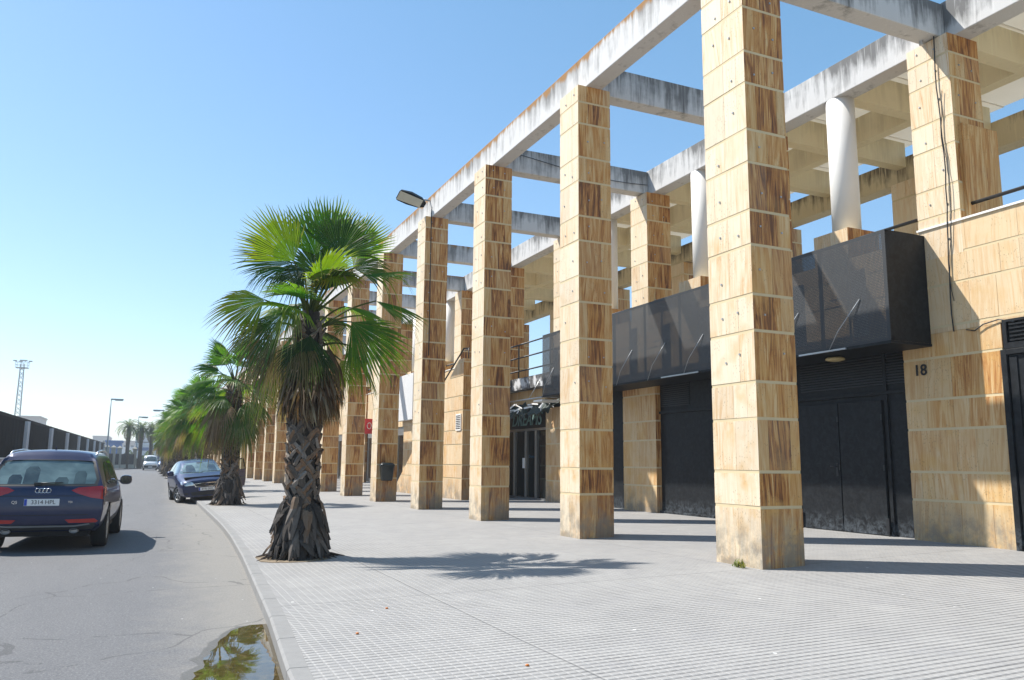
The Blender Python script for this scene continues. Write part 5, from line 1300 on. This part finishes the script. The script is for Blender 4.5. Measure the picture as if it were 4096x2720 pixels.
# street lamps
POLE = plain('pole_blue_grey', (.25, .30, .33), .5, .3)
for x, y, h_, sg, lb in ((-4.72, 125, 9.6, 1, 'tall street lamp to the left, rising beside the end of the fence'), (-1.37, 160, 8.9, 1, 'street lamp rising behind the middle date palm'), (2.34, 140, 9.1, -1, 'street lamp partly hidden by the fan palms')):
    lp = empty('street_lamp', (x, y, -.1), 0, lb, 'street lamp', 'street lamps at the far end')
    m_ = MB(); m_.tube([(0, 0, 0), (0, 0, h_)], [.12, .07], 8); m_.build('pole', POLE, lp)
    m_ = MB(); m_.box(min(0, sg*1.5)-.05, max(0, sg*1.5)+.05, -.2, .2, h_-.02, h_+.18); m_.box(min(sg*.5, sg*1.5), max(sg*.5, sg*1.5), -.16, .16, h_-.10, h_-.021); m_.build('lamp_head', POLE, lp, bevel=.04)
# date palms
def date_palm(seed, h):
    rng = random.Random(seed); root = empty('date_palm')
    m_ = MB(); m_.tube([(0, 0, -.1), (0, 0, h*.5), (.05, 0, h)], [.34, .30, .34], 10, (.11, .085, .065))
    for k in range(200):
        z = rng.uniform(.3, h); a = rng.uniform(0, 6.28); n = Vector((math.cos(a), math.sin(a), 0)); t_ = Vector((-math.sin(a), math.cos(a), 0)); p = n*.32+ZZ*z
        m_.poly([p-t_*.07, p+t_*.07, p+n*.07+ZZ*.1], rng.choice(((.14, .11, .09), (.08, .06, .05))))
    m_.build('trunk', BARK, root, color=True)
    m_ = MB()
    for k in range(46):
        az = k*2.399; f = k/45; el = R(82-95*f+rng.uniform(-6, 6)); Ln = rng.uniform(2.1, 2.7); hd = Vector((math.cos(az), math.sin(az), 0)); dead = f > .88
        pts = []; p = Vector((0, 0, h)); e = el if not dead else R(-30)
        for q in range(9): pts.append(p); p = p+(hd*math.cos(e)+ZZ*math.sin(e))*(Ln/8); e -= R(12+3*f)
        col = rng.choice(((.15, .20, .09), (.19, .235, .11), (.12, .165, .075))) if not dead else (.20, .16, .10)
        m_.tube(pts, [.035-.003*q for q in range(9)], 4, (.16, .17, .07), cap=False)
        side = hd.cross(ZZ)
        for q in range(1, 8):
            for sub in (0, .25, .5, .75):
                c = pts[q].lerp(pts[q+1], sub); d = (pts[q+1]-pts[q]).normalized(); l_ = .42*math.sin(math.pi*(q+sub)/9.2)+.06
                for sg in (-1, 1):
                    tip = c+side*sg*l_*.75+d*l_*.5+ZZ*(.12-.3*rng.random())*l_; m_.poly([c-d*.03, tip, c+d*.035], col)
    m_.build('fronds', LEAF, root, color=True); return root
dps = [date_palm(5, 6.6), date_palm(6, 6.4)]
for n_, (x, y, i_, rz, s, lb) in enumerate(((-2.6, 148, 0, 0, 1, 'leftmost of the far date palms, standing beside the gate pillars'), (-.68, 150, 1, 1, 1, 'second far date palm from the left, left of the white van'), (.95, 151, 0, 2.2, .97, 'third far date palm from the left, above the white van'), (3.0, 146, 1, 3.1, 1.14, 'tallest far date palm, half behind the fan palms'))):
    o = dps[n_] if n_ < 2 else copy_tree(dps[i_]); o.location = (x, y, -.1); o.rotation_euler = (0, 0, rz); o.scale = (s, s, s); tag(o, lb, 'palm', 'date palms at the far junction')
# railing with capped stone pillars
GP_ = plain('gate_pillar_stone', (.42, .38, .31), .8, noise=.12)
RAIL = plain('dark_railing', (.03, .03, .032), .5)
xs = [-5.05, -4.35, -3.62, -1.5]; ys = [134, 139, 144, 153]
for i in range(4):
    gp = empty('gate_pillar', (xs[i], ys[i], -.1), 0, f'{["first", "second", "third", "fourth"][i]} capped stone gate pillar from the left beyond the fence', 'gate pillar', 'capped gate pillars beyond the fence')
    m_ = MB(); m_.box(-.3, .3, -.3, .3, 0, 3.1); m_.build('shaft', GP_, gp, bevel=.02)
    m_ = MB(); m_.box(-.40, .40, -.40, .40, 3.102, 3.25); b = [(-.40, -.40, 3.252), (.40, -.40, 3.252), (.40, .40, 3.252), (-.40, .40, 3.252)]
    for k in range(4): m_.poly([b[k], b[(k+1) % 4], (0, 0, 3.6)])
    m_.build('cap', GP_, gp)
    if i < 3:
        a = Vector((xs[i], ys[i])); b = Vector((xs[i+1], ys[i+1])); d = (b-a); n_ = int(d.length/.16)
        rl = empty('iron_railing', (0, 0, 0), 0, f'dark iron railing between the {["first and second", "second and third", "third and fourth"][i]} gate pillars', 'railing', 'iron railings between gate pillars')
        m_ = MB()
        for k in range(3, n_-2):
            p = a.lerp(b, k/n_); m_.box(p.x-.045, p.x+.045, p.y-.045, p.y+.045, .5, 2.2)
        m_.build('bars', RAIL, rl)
        m_ = MB(); dn = d.normalized(); nn_ = Vector((dn.y, -dn.x))*.12; p, q = a+dn*.32, b-dn*.32; pr = [(p+nn_), (q+nn_), (q-nn_), (p-nn_)]
        m_.poly([(v.x, v.y, .5) for v in pr]); 
        for k in range(4):
            u_, v_ = pr[k], pr[(k+1) % 4]; m_.poly([(u_.x, u_.y, -.1), (v_.x, v_.y, -.1), (v_.x, v_.y, .5), (u_.x, u_.y, .5)])
        m_.build('plinth', GP_, rl)
m_ = MB(); m_.box(-1.2, 9, 157, 157.4, -.1, 1.5); tag(m_.build('boundary_wall', plain('dark_boundary', (.07, .065, .06), .8)), 'low dark boundary wall behind the far date palms', 'wall')
# no-entry sign
sg = empty('no_entry_sign', (1.74, 100, -.1), 0, 'round red no entry sign on a grey pole beside the far fan palms', 'road sign')
m_ = MB(); m_.tube([(0, 0, 0), (0, 0, 2.7)], .035, 8); m_.build('pole', POLE, sg)
m_ = MB(); m_.lathe([(.32, 0), (.32, .02)], 28, Matrix.Translation((0, -.04, 2.42)) @ Matrix.Rotation(R(90), 4, 'X')); m_.build('disc', plain('sign_red', (.35, .02, .03), .4), sg)
m_ = MB(); m_.box(-.22, .22, -.066, -.062, 2.37, 2.47); m_.build('bar', WHITE, sg)
# buildings beyond
def bldg(name, x0, x1, y0, y1, z1, mat, label, cat='building', wins=None, roofm=None, band=None, wm=None):
    b = empty(name, (x0, y0, -.2), 0, label, cat)
    m_ = MB(); m_.box(0, x1-x0, 0, y1-y0, 0, z1); m_.build('wall', mat, b)
    m_ = MB(); m_.box(-.3, x1-x0+.3, -.3, y1-y0+.3, z1+.01, z1+.5); m_.build('roof', roofm or mat, b)
    if band: m_ = MB(); m_.box(-.05, x1-x0+.05, -.06, -.01, band[0], band[1]); m_.build('blue_band', band[2], b)
    if wins:
        nx_, zz = wins
        for z in zz:
            for k in range(nx_):
                c = (x1-x0)*(k+.5)/nx_; m_ = MB(); m_.box(c-.8, c+.8, -.08, -.01, z, z+1.3); m_.build('window', DGLASS, b)
    return b
BW = plain('pale_warehouse', (.62, .64, .66), .7, noise=.05); BB = plain('faded_blue_sheet', (.04, .11, .30), .6, noise=.1); CITY = plain('distant_plaster', (.50, .44, .40), .9, noise=.15, scale=.05); CITY2 = plain('distant_plaster_pink', (.45, .38, .34), .9, noise=.15, scale=.05)
BAND = plain('blue_paint_band', (.10, .15, .30), .6)
bldg('warehouse', -2.2, 8.5, 250, 275, 5.6, BW, 'white warehouse with a blue band under its roof behind the white van', 'warehouse', (4, (1.4,)), band=(4.0, 4.9, BAND))
bldg('container_stack', -9.4, -5.7, 240, 250, 6.0, BB, 'blue container stack above the gate pillars', 'container')
bldg('low_shed', -6.4, -2.6, 262, 275, 4.6, BW, 'low pale shed with flat roof between the container stack and the warehouse', 'shed', (3, (1.2,)))
bldg('silo_block', -4.0, 8, 390, 420, 13.5, plain('silo_grey', (.42, .42, .44), .9), 'large grey block with a plain facade rising behind the date palms', 'building', (7, (4, 8)))
rng = random.Random(15); x = -80
while x < 40:
    w_ = rng.uniform(6, 16); h_ = rng.uniform(9, 15); bldg('town_house', x, x+w_, 520+rng.uniform(-20, 40), 580, h_, rng.choice((CITY, CITY2)), 'pale hazy apartment block among others on the far skyline', 'building', (max(2, int(w_/3)), (h_-3.5, h_-7)))['group'] = 'hazy blocks on the far skyline'; x += w_*rng.uniform(.9, 1.15)
bldg('port_building', -37.5, -31.5, 300, 320, 14.6, CITY, 'pale flat roofed block showing just above the dark fence', 'building', (3, (10,)))
HILL = plain('hill_scrub', (.17, .17, .12), .95, noise=.4, scale=.05)
m_ = MB(); prev = None; x = -420
while x <= 500:
    h_ = 9+5*math.sin(x*.011)+3*math.sin(x*.037+1)+rng.uniform(-.6, .6)
    cur = (m_.vert((x, 650, -1)), m_.vert((x, 690, h_*.8)), m_.vert((x, 800, h_*1.25)))
    if prev: m_.face((prev[0], cur[0], cur[1], prev[1]), sm=True); m_.face((prev[1], cur[1], cur[2], prev[2]), sm=True)
    prev = cur; x += 12
tag(m_.build('hills', HILL), kind='structure')
# row of far bushes
bh = MB()
for k in range(5200):
    x = rng.uniform(-7, 30); p = Vector((x, 235+rng.uniform(-2, 3), -.1+rng.uniform(.2, 2.6)*(1+.5*math.sin(x*1.3)))); a = Vector((rng.uniform(-1, 1), rng.uniform(-1, 1), rng.uniform(-1, 1)))*.28; b = a.cross(Vector((0, 1, .3)))
    bh.poly([p-a, p+b, p+a], rng.choice(((.06, .09, .045), (.09, .12, .06), (.04, .065, .035))))
tag(bh.build('hedge', LEAF, color=True), 'dark green hedge in front of the far warehouse', 'hedge')
# litter on the paving
LIT = plain('orange_crumb', (.55, .17, .03), .6)
for n_, (x, y, lb) in enumerate(((1.72, 6.9, 'orange crumb on the paving, nearer the kerb'), (2.25, 7.9, 'orange crumb on the paving, farther from the camera'), (2.55, 5.35, 'orange crumb on the paving closest to the camera'))):
    m_ = MB(); m_.lathe([(.008, 0), (.016, .006), (.010, .014)], 7); o = m_.build('crumb', LIT, None, (x, y, pz(x)-.002)); tag(o, lb, 'litter', 'orange crumbs on the paving')

# ------------------------------------------------------------------ air
hm = bpy.data.materials.new('haze_air'); hm.use_nodes = True; ht = hm.node_tree; ht.nodes.remove(ht.nodes['Principled BSDF'])
pv = ht.nodes.new('ShaderNodeVolumePrincipled'); pv.inputs['Color'].default_value = (.86, .93, 1, 1); pv.inputs['Density'].default_value = .0007
L(ht, pv.outputs[0], ht.nodes['Material Output'].inputs['Volume'])
m_ = MB(); m_.box(-905, 905, -305, 1505, -2.2, 24); hz = m_.build('haze', hm); tag(hz, kind='stuff')
